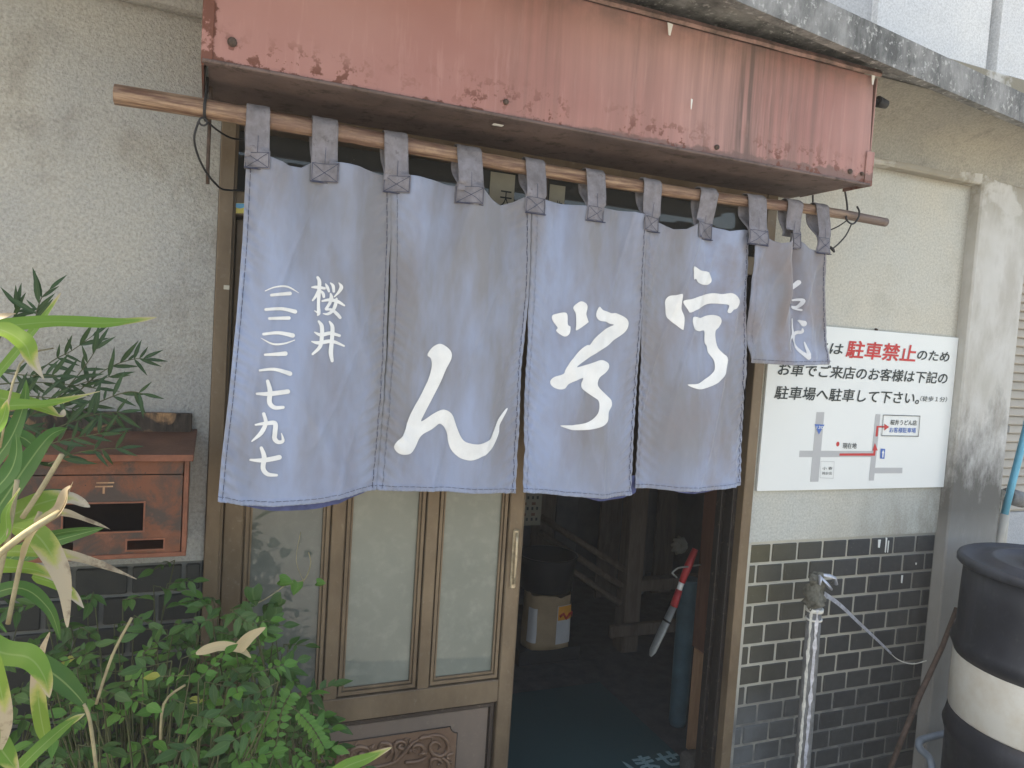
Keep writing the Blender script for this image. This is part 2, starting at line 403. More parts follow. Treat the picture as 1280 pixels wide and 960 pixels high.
M['pvc'] = simple('blue_grey_pvc', (.20,.235,.27), .55, var=.2)
M['foam'] = simple('mouldy_pipe_wrap', (.13,.125,.10), .9, var=.5, sc=60, bst=.8, bsc=150)
M['bluepipe'] = simple('light_blue_pipe', (.13,.42,.55), .45, var=.1)
M['beigepipe'] = simple('beige_pipe', (.42,.39,.33), .6, var=.1)
M['siding'] = simple('beige_siding', (.42,.38,.32), .6, var=.1, sc=5)
M['rustrod'] = simple('rusty_iron_rod', (.075,.05,.038), .8, var=.5, sc=50, bst=.6)
M['concrete'] = stucco('ground_concrete', (.28,.27,.25), (.32,.30,.27), (.14,.13,.12), 120, .5, .5)
M['darkconcrete'] = stucco('dark_concrete', (.075,.072,.066), (.11,.10,.09), (.04,.038,.034), 120, .6, .6)  # much darker concrete mix than the open ground
M['soil'] = simple('planter_soil', (.035,.028,.02), .95, var=.4, sc=40, bst=.9, bsc=90)
def mailred():
    t = NT('rusted_red_mailbox')
    n = t.noise(7, 7, .7, dist=.6)
    c = t.mix(t.ramp(n, [(.42, 0.), (.54, 1.)]), (.155,.056,.028), (.060,.042,.034))
    c = t.mix(t.ramp(t.noise(18, 6, .7), [(.55, 0.), (.66, .8)]), c, (.20,.078,.044))
    c = t.mix(t.ramp(t.noise(90, 4, .7), [(.67, 0.), (.7, 1.)]), c, (.03,.02,.018))
    t.bump(t.noise(70, 5, .7), .4, .002); return t.fin(c, .55, .15, .35)
M['mail'] = mailred()
M['mailtrim'] = simple('red_mailbox_edge', (.18,.064,.034), .5, .1, var=.35, sc=18, bst=.3)
M['maillid'] = simple('brown_mailbox_lid', (.115,.058,.038), .5, .1, var=.3, sc=9, bst=.3)
M['slot'] = simple('dark_mailbox_inside', (.022,.010,.008), .8)
def burnt():
    t = NT('charred_plank'); w = t.noise(6, 6, .7, vec=t.scale(t.pos, (6, 1, 1.)), dist=1.2)
    c = t.mix(t.ramp(w, [(.40, 0.), (.62, 1.)]), (.035,.028,.022), (.085,.065,.05))
    k = t.ramp(t.noise(9, 5, .6, dist=1.5), [(.52, 0.), (.60, 1.)])
    c = t.mix(t.math('MULTIPLY', k, t.ramp(t.noise(60, 4, .7, vec=t.scale(t.pos, (2, 1, .4))), [(.35, .2), (.6, 1.)])), c, (.38,.22,.11))
    t.bump(w, .6, .004); return t.fin(c, .8, spec=.25)
M['burnt'] = burnt()
def woodm(name, a, b):
    t = NT(name); w = t.noise(9, 6, .7, vec=t.scale(t.pos, (4, 4, .5)), dist=.6)
    c = t.mix(t.ramp(w, [(.35, 0.), (.65, 1.)]), a, b); t.bump(w, .3, .003); return t.fin(c, .7, spec=.3)
M['woodred'] = woodm('reddish_post_wood', (.085,.036,.024), (.15,.068,.042))
M['woodpale'] = woodm('pale_orange_wood', (.26,.14,.075), (.42,.25,.14))
M['wooddark'] = woodm('dark_post_wood', (.08,.06,.048), (.14,.108,.086))  # dark brown wood tone for inner post, rails and boards
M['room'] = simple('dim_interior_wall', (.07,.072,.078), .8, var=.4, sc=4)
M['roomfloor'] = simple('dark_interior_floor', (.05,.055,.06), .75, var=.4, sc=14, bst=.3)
def matm():
    t = NT('dark_green_mat'); n = t.noise(420, 3, .7)
    c = t.mix(n, (.010,.045,.052), (.028,.085,.090)); t.bump(n, .9, .004); return t.fin(c, .95, spec=.1)
M['mat'] = matm()
M['matpale'] = simple('pale_mat_lettering', (.16,.27,.27), .95, var=.35, sc=200)
M['kraft'] = simple('kraft_paper_bag', (.30,.215,.13), .75, var=.2, sc=9, bst=.5, bsc=25)
M['label'] = simple('white_bag_label', (.48,.47,.47), .6, var=.08)
M['orange'] = simple('orange_print', (.62,.27,.03), .6, var=.2, sc=20)
M['redprint'] = simple('red_print', (.42,.035,.03), .6, var=.2)
M['bluebin'] = simple('dark_bin_plastic', (.012,.014,.018), .5)
M['teal'] = simple('teal_plastic', (.045,.10,.13), .5)
M['sawred'] = simple('red_saw_grip', (.36,.03,.035), .45)
M['steel'] = simple('dull_steel_sheath', (.24,.25,.24), .5, .3, var=.25)
M['yellow'] = simple('yellow_sticker', (.60,.52,.12), .5)
M['skyblue'] = simple('blue_sticker', (.12,.36,.55), .5)
M['white'] = simple('white_scrap', (.70,.70,.66), .6, var=.05)
# foliage
def leafm(name, a, b, dry, tip, veins=14, trans=.25, dead=.0):
    """u runs from stalk to tip, v across; dry tips and margins"""
    t = NT(name); uvs = t.sep(t.uv); u = uvs[0]; v = uvs[1]; r = t.rnd()
    c = t.mix(t.math('MULTIPLY', t.ramp(t.noise(4, 3, .5), [(.3, 0.), (.7, 1.)]), 1.), a, b)
    c = t.mix(t.math('MULTIPLY', r, .45), c, tuple((x*.6+y*.4)*1.25 for x, y in zip(b, a)))
    st = t.n('ShaderNodeTexWave'); st.inputs['Scale'].default_value = veins; st.inputs['Distortion'].default_value = .6; st.bands_direction = 'Y'
    t.l(t.scale(t.uv, (.15, 1, 1)), st.inputs[0])
    c = t.mix(t.math('MULTIPLY', st.outputs['Fac'], .22), c, tuple(x*1.5 for x in b))
    mid = t.ramp(t.math('ABSOLUTE', t.math('SUBTRACT', v, .5)), [(.02, 1.), (.05, 0.)])
    c = t.mix(t.math('MULTIPLY', mid, .45 if veins > 8 else .12), c, (.30,.38,.13))
    nz = t.noise(28, 5, .7)
    edge = t.math('ABSOLUTE', t.math('SUBTRACT', v, .5))
    w = t.math('ADD', t.math('ADD', u, t.math('MULTIPLY', edge, .30)), t.math('MULTIPLY', nz, .35))
    if tip < 1.5:
        c = t.mix(t.mr(w, tip+.12, tip+.22, 0., .85), c, (.42,.40,.12))
        c = t.mix(t.mr(w, tip+.22, tip+.32), c, dry)
        c = t.mix(t.math('MULTIPLY', t.mr(w, tip+.3, tip+.5), t.ramp(t.noise(40, 4, .7), [(.5, 0.), (.6, .7)])), c, (.16,.11,.07))
    if dead: c = t.mix(dead, c, dry)
    t.bump(st.outputs['Fac'], .12, .001)
    m = t.fin(c, .5, spec=.35)
    tr = t.n('ShaderNodeBsdfTranslucent'); mx = t.n('ShaderNodeMixShader'); mx.inputs[0].default_value = trans
    t.l(c, tr.inputs[0]); t.l(t.b.outputs[0], mx.inputs[1]); t.l(tr.outputs[0], mx.inputs[2]); t.l(mx.outputs[0], t.out.inputs[0])
    return m
M['leafA'] = leafm('bright_bamboo_leaf', (.085,.185,.022), (.165,.285,.038), (.50,.42,.27), .88, trans=.38)
M['leafB'] = leafm('half_dry_bamboo_leaf', (.10,.20,.022), (.20,.30,.04), (.50,.43,.32), .72, trans=.32)
M['leafE'] = leafm('mostly_dry_bamboo_leaf', (.10,.20,.022), (.20,.28,.04), (.44,.36,.24), .46, trans=.3)
M['leafC'] = leafm('deep_green_bamboo_leaf', (.030,.085,.012), (.055,.135,.018), (.4,.35,.2), 1.3, trans=.2)
M['leafD'] = leafm('dry_bamboo_leaf', (.22,.20,.07), (.32,.25,.13), (.34,.27,.17), .3, trans=.25, dead=.6)
M['leafS'] = leafm('dark_shrub_leaflet', (.020,.055,.012), (.060,.125,.026), (.3,.25,.1), 2., 6, .2)
M['leafL'] = leafm('light_shrub_leaflet', (.050,.140,.022), (.10,.22,.036), (.3,.25,.1), 2., 6, .3)
M['leafN'] = leafm('narrow_leaflet', (.014,.038,.012), (.026,.062,.016), (.3,.25,.1), 2., 6, .15)
M['leafY'] = leafm('tan_fallen_leaf', (.40,.30,.16), (.52,.42,.25), (.5,.4,.25), 2., 8, .25)
M['stem'] = simple('green_brown_stem', (.07,.075,.03), .7, var=.4)
M['stalk'] = simple('dry_straw_stalk', (.27,.23,.13), .7, var=.35, sc=30)

# ------------------------------------------------------------------ ground
def sheet(name, x0, x1, y0, y1, z, mat, nx=1, ny=1):
    b = MB(); b.quad((x0, y0, z), (x1, y0, z), (x1, y1, z), (x0, y1, z)); o = b.build(name, mat); o['kind'] = 'structure'; return o
sheet('ground', -30, 30, -30, 30, -.03, M['concrete'])
sheet('gutter_pavement', -.9, 6, -.85, -.0005, -.02, M['darkconcrete'])
sheet('planting_bed', -3.6, -.95, -1.1, -.0005, .03, M['soil'])

# ------------------------------------------------------------------ left stucco wall
lw = empty('stucco_wall', (-3, .06, 0), 'rough grey stucco wall left of the doorway, dark tiles along its foot', 'wall')
MB().box(-5.5, -1.665, 0, .24, .935, 5.2).build('render', M['stucco'], lw)
b = MB()
# raised band near the top with a soft rounded lower lip, slightly falling to the right
b.bm.free(); b.bm = bmesh.new()
prof = [(-.0, 2.222), (-.010, 2.218), (-.035, 2.214), (-.052, 2.218), (-.060, 2.232), (-.060, 3.2), (-.0, 3.2)]
for i in range(len(prof)-1):
    (ya, za), (yb, zb) = prof[i], prof[i+1]
    b.quad((-5.5, ya, za+.12), (-1.665, ya, za), (-1.665, yb, zb), (-5.5, yb, zb+.12))
b.build('raised_band', M['stucco'], lw)
MB().box(-5.5, -1.668, .008, .24, -.03, .935).build('mortar', M['mortar2'], lw)
def tiles(parent, x0, x1, ztop, zbot, y, off0, px, pz, lead=None, limit=300):
    """courses of small glazed tiles in running bond, each an object; alike tiles share one mesh"""
    cache = {}; loc0 = root_loc(parent); cnt = 0
    g = .0108; j = 0; z = ztop
    while z - pz > zbot - .05:
        x = x0 - (off0 if j % 2 == 0 else (off0 + px/2) % px)
        while x < x1:
            a, c = max(x+g/2, x0+.002), min(x+px-g/2, x1-.002)
            if c-a > .012:
                key = (round(c-a, 3))
                if key not in cache:
                    w, h = (c-a)/2, (pz-g)/2
                    q = MB(); q.box(-w, w, -.006, .006, -h, h, .0022)
                    me = bpy.data.meshes.new('tile'); q.bm.to_mesh(me); q.bm.free(); me.materials.append(M['tile']); cache[key] = me
                o = obj('tile', cache[key], parent)
                o.location = Vector(((a+c)/2, y+random.uniform(-.0012, .0012), z-pz/2)) - loc0
                o.rotation_euler = (random.uniform(-.012, .012), random.uniform(-.006, .006), random.uniform(-.012, .012)); cnt += 1
            x += px
        z -= pz; j += 1
    return cnt
tiles(lw, -2.75, -1.67, .932, .30, .004, .02, .118, .0735)

# ------------------------------------------------------------------ right wall of the shop
rw = empty('rendered_wall', (.45, .06, 0), 'pale rendered wall panel right of the doorway with dark tiled lower half', 'wall')
MB().box(.004, 1.17, 0, .098, .905, 2.2).build('render', M['panel'], rw)
MB().box(.004, 1.17, .0035, .098, -.03, .905).build('mortar', M['mortar'], rw)
tiles(rw, .004, .892, .900, .03, .005, .006, .1135, .0700)
# pilaster and lintel frame the recess, standing 45 mm proud
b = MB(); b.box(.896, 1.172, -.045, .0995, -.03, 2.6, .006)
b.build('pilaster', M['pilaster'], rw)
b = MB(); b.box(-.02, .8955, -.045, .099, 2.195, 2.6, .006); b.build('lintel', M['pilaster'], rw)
b = MB(); b.box(.004, .022, -.006, .10, .05, .905, .003); b.build('plaster_edge', M['mortar'], rw)
# paint drips on the tiles
for k, (x, z, w, h) in enumerate([(.602, .875, .012, .030), (.636, .868, .006, .055), (.648, .862, .005, .045), (.735, .735, .006, .03), (.33, .66, .008, .03), (.80, .79, .006, .008)]):
    MB().prism([(x-w/2, z+h/2), (x+w/2, z+h/2), (x+w*.3, z-h/2), (x-w*.25, z-h*.45)], -.004, -.0005).build('paint_drip', M['white'], rw)
# wall over the doorway
dh = empty('wall_above_door', (-.8, .1, 2.05), 'dark stained wall strip above the doorway, behind the red awning box', 'wall')
MB().box(-1.664, -.021, .002, .24, 2.045, 5.2).build('render', M['soffit'], dh)

# eave slab with a coved soffit (its front edge runs slightly askew to the wall)
es = empty('concrete_eave', (.4, -.2, 2.35), 'mould-blackened concrete eave slab running above the awning to the right', 'eave')
def slab_y(x): return -.405 + .165*(x+.05)
xs = [-2.4, -1.6, -.8, -.05, .2, .5, .8, 1.2, 1.6, 2.4, 3.2]
vs = []; fs = []
for x in xs:
    y = slab_y(x)
    vs += [(x, y, 2.335), (x, y, 2.425), (x, 0.3, 2.44), (x, 0.3, 2.385), (x, y+.05, 2.380), (x, y+.03, 2.336)]
for i in range(len(xs)-1):
    a = i*6; c = a+6
    for k in range(6): fs.append((a+k, a+(k+1)%6, c+(k+1)%6, c+k))
fs += [(0, 1, 2, 3, 4, 5), tuple(len(vs)-6+k for k in (5, 4, 3, 2, 1, 0))]
o = meshobj('slab', vs, fs, M['eave'], es)
vs = []; fs = []; nn = 9
xs2 = [-.4+.1*i for i in range(20)]
for x in xs2:
    for k in range(nn):
        a = k/(nn-1)*PI/2
        wob = .012*noise.noise(Vector((x*4, k*.3, 0)))
        vs.append((x, -.046 - .20*(1-math.cos(a)) + wob, 2.215 + .158*math.sin(a) + wob))
for i in range(len(xs2)-1):
    for k in range(nn-1):
        a = i*nn+k; fs.append((a, a+1, a+nn+1, a+nn))
meshobj('soffit_cove', vs, fs, M['soffit'], es, smooth=True)
# upper storey
uw = empty('upper_storey_wall', (.6, .15, 2.44), 'bright white upper storey wall above the eave at top right', 'wall')
MB().box(-1.7, .335, -.002, .4, 2.44, 5.2).build('shaded_bay', M['greywall'], uw)  # recessed bay, its shade put into the grey colour
MB().box(.3352, .868, -.03, .4, 2.44, 5.2).build('white_bay', M['whitewall'], uw)
MB().box(.8682, .925, .01, .4, 2.44, 5.2).build('shaded_recess_strip', M['greywall'], uw)  # shade in the recess painted as grey
MB().box(.9252, 2.6, -.03, .4, 2.44, 5.2).build('white_bay', M['whitewall'], uw)

# ------------------------------------------------------------------ neighbouring wall with siding, far right
nb = empty('neighbour_wall', (2.9, 1.0, 0), 'beige ribbed siding of the neighbouring building past the pilaster', 'wall')
MB().box(1.9, 6, 1.012, 1.1, -.03, .68).build('concrete_base', M['greywall'], nb)
MB().box(1.9, 6, 1.03, 1.1, .68, 3.4).build('backing', M['siding'], nb)
q = MB(); q.bm.free(); q.bm = bmesh.new()
me = None
z = .69; n = 0
while z < 2.9:
    if me is None:
        c = MB(); c.prism([(0, 0)]*0 or [(0, 0), (1, 0), (1, 1)], 0, 1); c.bm.free()
        bm = bmesh.new(); pr = [(.0, 0), (-.016, .004), (-.018, .010), (-.004, .048), (.0, .05)]
        A = [bm.verts.new((-2.0, y, zz)) for y, zz in pr]; B = [bm.verts.new((2.0, y, zz)) for y, zz in pr]
        for i in range(4): bm.faces.new((A[i], B[i], B[i+1], A[i+1]))
        me = bpy.data.meshes.new('siding_board'); bm.to_mesh(me); bm.free(); me.materials.append(M['siding'])
    o = obj('siding_board', me, nb); o.location = Vector((4.0, 1.028, z)) - root_loc(nb); z += .052
bp = empty('downpipe', (1.42, .1, .1), 'light blue pipe joined to a pale grey pipe behind the drum', 'pipe')
MB().tube([(1.418, .10, .93), (1.455, .10, 1.10), (1.50, .10, 1.30), (1.53, .10, 1.6)], .0145, 12).build('blue_length', M['bluepipe'], bp)
MB().tube([(1.36, .10, .5), (1.395, .10, .80), (1.418, .10, .935)], .018, 12).build('beige_length', M['beigepipe'], bp)
cp = empty('conduit', (1.35, .05, .7), 'dark mouldy conduit on the back edge of the pilaster', 'pipe')
MB().tube([(1.19, .0, .55), (1.195, .0, .80), (1.215, .0, 1.02), (1.235, .0, 1.06)], .017, 10).build('pipe', M['foam'], cp)
MB().box(1.26, 1.34, .06, .12, 1.28, 1.31, .004).build('bracket', M['pipegrey'], cp)
gv = empty('gas_valve', (1.52, .15, .98), 'grey round pipe fitting beside the blue pipe', 'pipe fitting')
b = MB(); b.tube([(1.50, .15, 1.0), (1.60, .15, .98)], .035, 14); b.build('body', M['pipegrey'], gv)
b = MB(); b.tube([(1.50, .15, 1.0), (1.50, .15, .5)], .016, 10); b.build('riser', M['beigepipe'], gv)
wb_ = MB(); wb_.box(1.40, 1.43, .2, .24, .95, 1.18, .006)
tag(wb_.build('white_post', M['white']), 'short white upright strip between pilaster and blue pipe', 'post')

# ------------------------------------------------------------------ door frame
df = empty('door_frame', (-.83, .05, 0), 'bronze aluminium door frame around the shop entrance', 'door frame')
def jambL():
    b = MB(); b.box(-1.664, -1.630, -.012, .12, 0, 2.042, .002); b.box(-1.650, -1.624, -.0, .118, 0, 2.0, .0015); return b
jambL().build('left_jamb', M['bronze'], df)
b = MB(); b.box(-.036, .003, -.014, .02, 0, 2.042, .002); b.build('right_jamb', M['bronze'], df)
b = MB()
b.box(-.050, -.003, .0205, .05, 0, 2.0, .002); b.box(-.042, -.003, .0505, .07, 0, 2.0); b.box(-.056, -.003, .0705, .10, 0, 2.0, .002); b.build('jamb_track', M['bronzeK'], df)
b = MB(); b.box(-1.6295, -.0365, -.010, .12, 2.0, 2.042, .002); b.build('head', M['bronze'], df)
b = MB(); b.box(-1.6295, -.0505, .004, .12, 1.784, 1.842, .002); b.build('transom_bar', M['bronze'], df)
for x in (-1.22, -.80, -.42): MB().box(x-.012, x+.012, .03, .06, 1.8425, 1.9995, .002).build('transom_mullion', M['bronzeD'], df)
MB().box(-1.6235, -.0565, .066, .070, 1.8425, 1.9995).build('transom_glass', M['darkglass'], df)
b = MB(); b.box(-1.6295, -.0365, -.01, .13, -.02, .018, .002); b.box(-1.6295, -.0365, .028, .034, .0182, .024); b.box(-1.6295, -.0365, .078, .084, .0182, .024); b.build('threshold', M['bronzeD'], df)
# sliding door leaf
sd = empty('sliding_door', (-1.21, .045, .02), 'bronze sliding door leaf with three tall frosted panes and carved base panel', 'door')
X0, X1 = -1.622, -.798; yf, yb = .028, .062
MB().box(X0, -1.574, yf, yb, .02, 1.778, .003).build('stile', M['bronze'], sd)
b = MB(); b.box(-.843, X1, yf, yb, .02, 1.778, .003); b.box(-.8015, -.7935, .034, .056, .02, 1.778, .001); b.build('stile', M['bronze'], sd)
MB().box(-1.5735, -.8435, yf+.001, yb, .455, .522, .002).build('mid_rail', M['bronze'], sd)
MB().box(-1.5735, -.8435, yf+.001, yb, 1.70, 1.777, .002).build('top_rail', M['bronze'], sd)
MB().box(-1.5735, -.8435, yf+.001, yb, .022, .075, .002).build('bottom_rail', M['bronze'], sd)
for x0, x1 in ((-1.353, -1.317), (-1.092, -1.058)):
    MB().box(x0, x1, yf+.002, yb, .5225, 1.6995, .002).build('mullion', M['bronze'], sd)
panes = [(-1.5735, -1.3535), (-1.3165, -1.0925), (-1.0575, -.8435)]
for i, (a, c) in enumerate(panes):
    b = MB()
    for (w0, w1, yy) in ((0, .0045, .044), (.0045, .013, .034), (.013, .0165, .042), (.0165, .021, .038)):
        z0, z1 = .5225+w0*1.15, 1.6995-w0; y2 = .058
        zz0, zz1 = .5225+w1*1.15, 1.6995-w1
        b.box(a+w0, a+w1, yy, y2, zz0, zz1); b.box(c-w1, c-w0, yy, y2, zz0, zz1)
        b.box(a+w0, c-w0, yy, y2, z0, zz0); b.box(a+w0, c-w0, yy, y2, zz1, z1)
    f = b.build('glazing_bead', M['bronze'], sd)
    b = MB(); b.box(a-.002, c+.002, .0585, .0605, .52, 1.7); b.build('bead_backing', M['bronzeD'], f)
    MB().box(a+.0205, c-.0205, .046, .050, .5465, 1.679).build('pane', M['frost2' if i == 0 else 'frost'], sd)
b = MB()
for (w0, w1, yy) in ((0, .006, .050), (.006, .016, .040), (.016, .020, .050)):
    a, c, z0, z1 = -1.5735, -.8435, .0755, .4545
    b.box(a+w0, a+w1, yy, .06, z0+w1, z1-w1); b.box(c-w1, c-w0, yy, .06, z0+w1, z1-w1)
    b.box(a+w0, c-w0, yy, .06, z0+w0, z0+w1); b.box(a+w0, c-w0, yy, .06, z1-w1, z1-w0)
b.build('panel_moulding', M['bronzeD'], sd)
MB().box(-1.553, -.864, .046, .060, .096, .434, .001).build('base_panel', M['bronzeP'], sd)
# carved ornament plate with scooped corners
px0, px1, pz0, pz1, r = -1.46, -.958, .15, .392, .022
poly = [(px0+r, pz1), (px1-r, pz1)] + [(px1-r*math.cos(a), pz1-r*math.sin(a)) for a in (.3, .8, 1.3)] + [(px1, pz1-r), (px1, pz0+r), (px1-r, pz0), (px0+r, pz0), (px0, pz0+r), (px0, pz1-r)]
op = MB().prism(poly, .0425, .0455).build('ornament_plate', M['carve'], sd)
b = MB()
for i in range(len(poly)):
    p, q_ = poly[i], poly[(i+1) % len(poly)]
    b.tube([(p[0], .0425, p[1]), (q_[0], .0425, q_[1])], .0016, 6)
b.build('plate_edge', M['bronzeD'], op)
CARVE = [[(-1.069,0.367),(-1.042,0.375),(-1.009,0.37),(-0.987,0.346),(-0.987,0.322),(-1.005,0.309),(-1.03,0.32),(-1.04,0.34),(-1.029,0.354),(-1.013,0.347),(-1.007,0.335),(-1.016,0.329)],[(-1.005,0.306),(-0.983,0.286),(-0.981,0.26),(-1.002,0.245)],[(-1.034,0.278),(-1.033,0.302),(-1.015,0.303),(-1.002,0.289),(-1.012,0.283)],[(-1.209,0.307),(-1.148,0.311),(-1.118,0.333),(-1.096,0.358),(-1.074,0.37)],[(-1.071,0.322),(-1.058,0.333),(-1.068,0.351),(-1.087,0.352),(-1.091,0.338),(-1.079,0.332)],[(-1.112,0.307),(-1.075,0.304),(-1.048,0.313)],[(-1.148,0.311),(-1.14,0.337),(-1.146,0.361),(-1.133,0.372),(-1.115,0.365),(-1.114,0.351)],[(-1.268,0.344),(-1.264,0.366),(-1.243,0.373),(-1.221,0.363),(-1.216,0.349)],[(-1.167,0.328),(-1.152,0.343),(-1.16,0.367),(-1.182,0.374),(-1.191,0.363)],[(-1.309,0.333),(-1.302,0.358),(-1.286,0.369),(-1.273,0.358),(-1.279,0.35)],[(-1.364,0.351),(-1.339,0.347),(-1.322,0.333)],[(-1.348,0.361),(-1.342,0.349)],[(-0.989,0.308),(-0.967,0.312)],[(-0.989,0.304),(-0.975,0.291)],[(-0.988,0.317),(-0.977,0.329)],[(-1.074,0.37),(-1.056,0.374),(-1.028,0.368)],[(-1.118,0.347),(-1.132,0.354),(-1.126,0.364)],[(-1.095,0.344),(-1.104,0.331)],[(-1.067,0.325),(-1.048,0.325)],[(-1.298,0.358),(-1.287,0.354)],[(-1.212,0.362),(-1.204,0.374)],[(-1.229,0.351),(-1.242,0.353),(-1.246,0.347)]]
b = MB()
for s in CARVE:
    pts = spline(s, 6); n = len(pts)
    rs = [.0028 + .0036*math.sin(PI*min(1., (i+1)/(n*.9)))**.7 for i in range(n)]
    b.tube([(p[0], .0408-.0012, p[1]) for p in pts], rs, 8, flat=1.)
    # a little scroll leaf beside the stem
    for f in (.35, .7):
        p = pts[int(n*f)]; d = pts[min(n-1, int(n*f)+1)]-p; nv = np.array([-d[1], d[0]])/ (np.hypot(*d)+1e-9)
        if n > 14:
            q1 = p+nv*.010+d/np.hypot(*d)*.006; q2 = p+nv*.014+d/np.hypot(*d)*.016
            b.tube([(p[0], .040, p[1]), (q1[0], .0395, q1[1]), (q2[0], .041, q2[1])], [.002, .0032, .001], 6)
b.build('carved_scrolls', M['carve'], op, label='copper toned scrollwork carved in relief')
# pull handle
hd = MB().box(-.8305, -.8115, .0205, .0285, .797, .975, .004).build('handle', M['brass'], sd)
b = MB(); b.tube([(-.8205, .020, .965), (-.8205, .016, .94), (-.8205, .014, .90), (-.8205, .016, .84), (-.8205, .020, .812)], [.003, .0045, .0055, .0045, .003], 8)
b.tube([(-.824, .017, .888), (-.817, .017, .888)], .006, 8); b.build('grip', M['brass'], hd)

# transom notices and stickers
for (x, z, w, h, s, lab) in ((-.918, 1.90, .075, .19, '天明', 'aged paper notice with large brush characters inside the transom above the curtain'),
                        (-.745, 1.90, .05, .17, '祭', 'narrow paper strip behind the transom glass beside the middle tab')):
    o = MB().box(x-w/2, x+w/2, .0615, .063, z-h/2, z+h/2).build('paper_notice', M['paper']); tag(o, lab, 'notice'); 
    o['_t'] = s
    pass
TX = []
def text(s, x0, x1, zc, h, y, mat, parent, name='lettering', shear=0., off=0., rot=0., vert=False, bold=0.):
    cu = bpy.data.curves.new('t', 'FONT'); cu.body = s; cu.size = 1.; cu.shear = shear; cu.offset = off; cu.extrude = .0; cu.resolution_u = 3
    if vert: cu.body = '\n'.join(s)
    o = bpy.data.objects.new('t', cu); COL.objects.link(o)
    bpy.context.view_layer.update()
    me = bpy.data.meshes.new_from_object(o.evaluated_get(bpy.context.evaluated_depsgraph_get()))
    bpy.data.objects.remove(o); bpy.data.curves.remove(cu)
    V = np.array([v.co[:] for v in me.vertices]); lo, hi = V.min(0), V.max(0)
    sx = (x1-x0)/(hi[0]-lo[0]); sz = h/(hi[1]-lo[1])
    of = root_loc(parent)
    for i, v in enumerate(me.vertices):
        v.co = (x0+(V[i, 0]-lo[0])*sx-of.x, y-of.y, zc+(V[i, 1]-(lo[1]+hi[1])/2)*sz-of.z)
    if bold:
        nv_ = len(me.vertices); bm = bmesh.new(); bm.from_mesh(me); src = bm.copy() if False else None
        base = [v.co.copy() for v in bm.verts]; fcs = [[v.index for v in f.verts] for f in bm.faces]
        for q_, (sx_, sz_) in enumerate(((bold, 0), (0, bold), (bold, bold))):
            nv2_ = [bm.verts.new((v.x+sx_, v.y-.00006*(q_+1), v.z+sz_)) for v in base]
            for f in fcs: bm.faces.new([nv2_[i] for i in f])
        bm.to_mesh(me); bm.free()
    me.name = name; me.materials.clear(); me.materials.append(mat)
    o = obj(name, me, parent); return o
def finish_notice(o):
    pass
for o in [o for o in list(COL.objects) if '_t' in o.keys()]:
    s = o['_t']; del o['_t']
    V = [v.co for v in o.data.vertices]; x0 = min(v.x for v in V); x1 = max(v.x for v in V); z0 = min(v.z for v in V); z1 = max(v.z for v in V)
    text(s, x0+(x1-x0)*.42, x1-.006, (z0+z1)/2-.005, (z1-z0)*.55, .0609, M['ink'], o, vert=True)
    text('月', x0+.012, x0+.022, z0+.05, .014, .0608, M['ink'], o)
st_ = MB().prism([(-1.632, 1.80), (-1.626, 1.812), (-1.606, 1.814), (-1.597, 1.802), (-1.606, 1.79), (-1.624, 1.788)], .0015, .0035).build('sticker', M['yellow'])
tag(st_, 'small oval blue and yellow sticker at left end of the transom bar', 'sticker')
MB().prism([(-1.631, 1.802), (-1.626, 1.811), (-1.606, 1.813), (-1.600, 1.806), (-1.615, 1.800)], .0006, .0014).build('sticker_top', M['skyblue'], st_)
for dz in (0, .0):
    o = MB().box(-1.645, -1.632, -.0135, -.0125, 1.602, 1.612).build('scrap', M['paper']); break
tag(o, 'tiny torn paper scrap stuck on the left door jamb', 'sticker')

# ------------------------------------------------------------------ awning box
aw = empty('awning_box', (-.82, -.16, 2.03), 'faded red sheet metal awning box above the entrance curtain, rust along its lower edge', 'awning')
AL, AR, AY, AZ = -1.695, .052, -.32, 2.035
def hsheet(name, corners, mat, nu, nv, amp, parent):
    """slightly dented sheet between four corners (bl, br, tr, tl)"""
    bl, br, tr, tl = [Vector(c) for c in corners]; vs = []; fs = []
    nrm = (br-bl).cross(tl-bl).normalized()
    for j in range(nv+1):
        for i in range(nu+1):
            u, v = i/nu, j/nv; p = (bl*(1-u)+br*u)*(1-v)+(tl*(1-u)+tr*u)*v
            e = min(1, 6*min(u, 1-u, v, 1-v)*1.0)
            vs.append(p + nrm*amp*noise.noise(Vector((p.x*2.5, p.z*3+5, p.y*3)))*e)
    for j in range(nv):
        for i in range(nu): a = j*(nu+1)+i; fs.append((a, a+1, a+nu+2, a+nu+1))
    return meshobj(name, vs, fs, mat, parent, smooth=True)
hsheet('front_panel', [(AL, AY, AZ), (AR, AY, AZ), (AR-.012, AY+.004, 2.335), (AL-.012, AY+.004, 2.335)], M['red'], 60, 14, .010, aw)
hsheet('underside', [(AL, -.002, AZ+.006), (AR, -.002, AZ+.006), (AR, AY+.004, AZ+.002), (AL, AY+.004, AZ+.002)], M['redrust'], 40, 8, .006, aw)
b = MB(); b.box(AL-.0125, AL-.0085, AY+.006, -.004, AZ-.01, 2.334); b.build('end_panel', M['red'], aw)
b = MB(); b.box(AR+.003, AR+.007, AY+.006, -.05, AZ+.004, 2.334); b.build('end_panel', M['red'], aw)
b = MB(); b.box(AR-.018, AR+.0075, AY-.004, AY-.001, 2.03, 2.125, .001); b.box(AR+.0076, AR+.0105, AY-.004, AY+.10, 2.03, 2.125); b.build('corner_plate', M['red'], aw)
b = MB(); b.box(AL-.014, AL+.008, AY-.0045, AY+.03, 2.033, 2.335, .002); b.build('corner_flange', M['red'], aw)
b = MB(); b.box(AL-.012, AR+.004, AY-.006, AY+.02, AZ-.006, AZ+.0015, .002); b.build('bottom_lip', M['redrust'], aw)
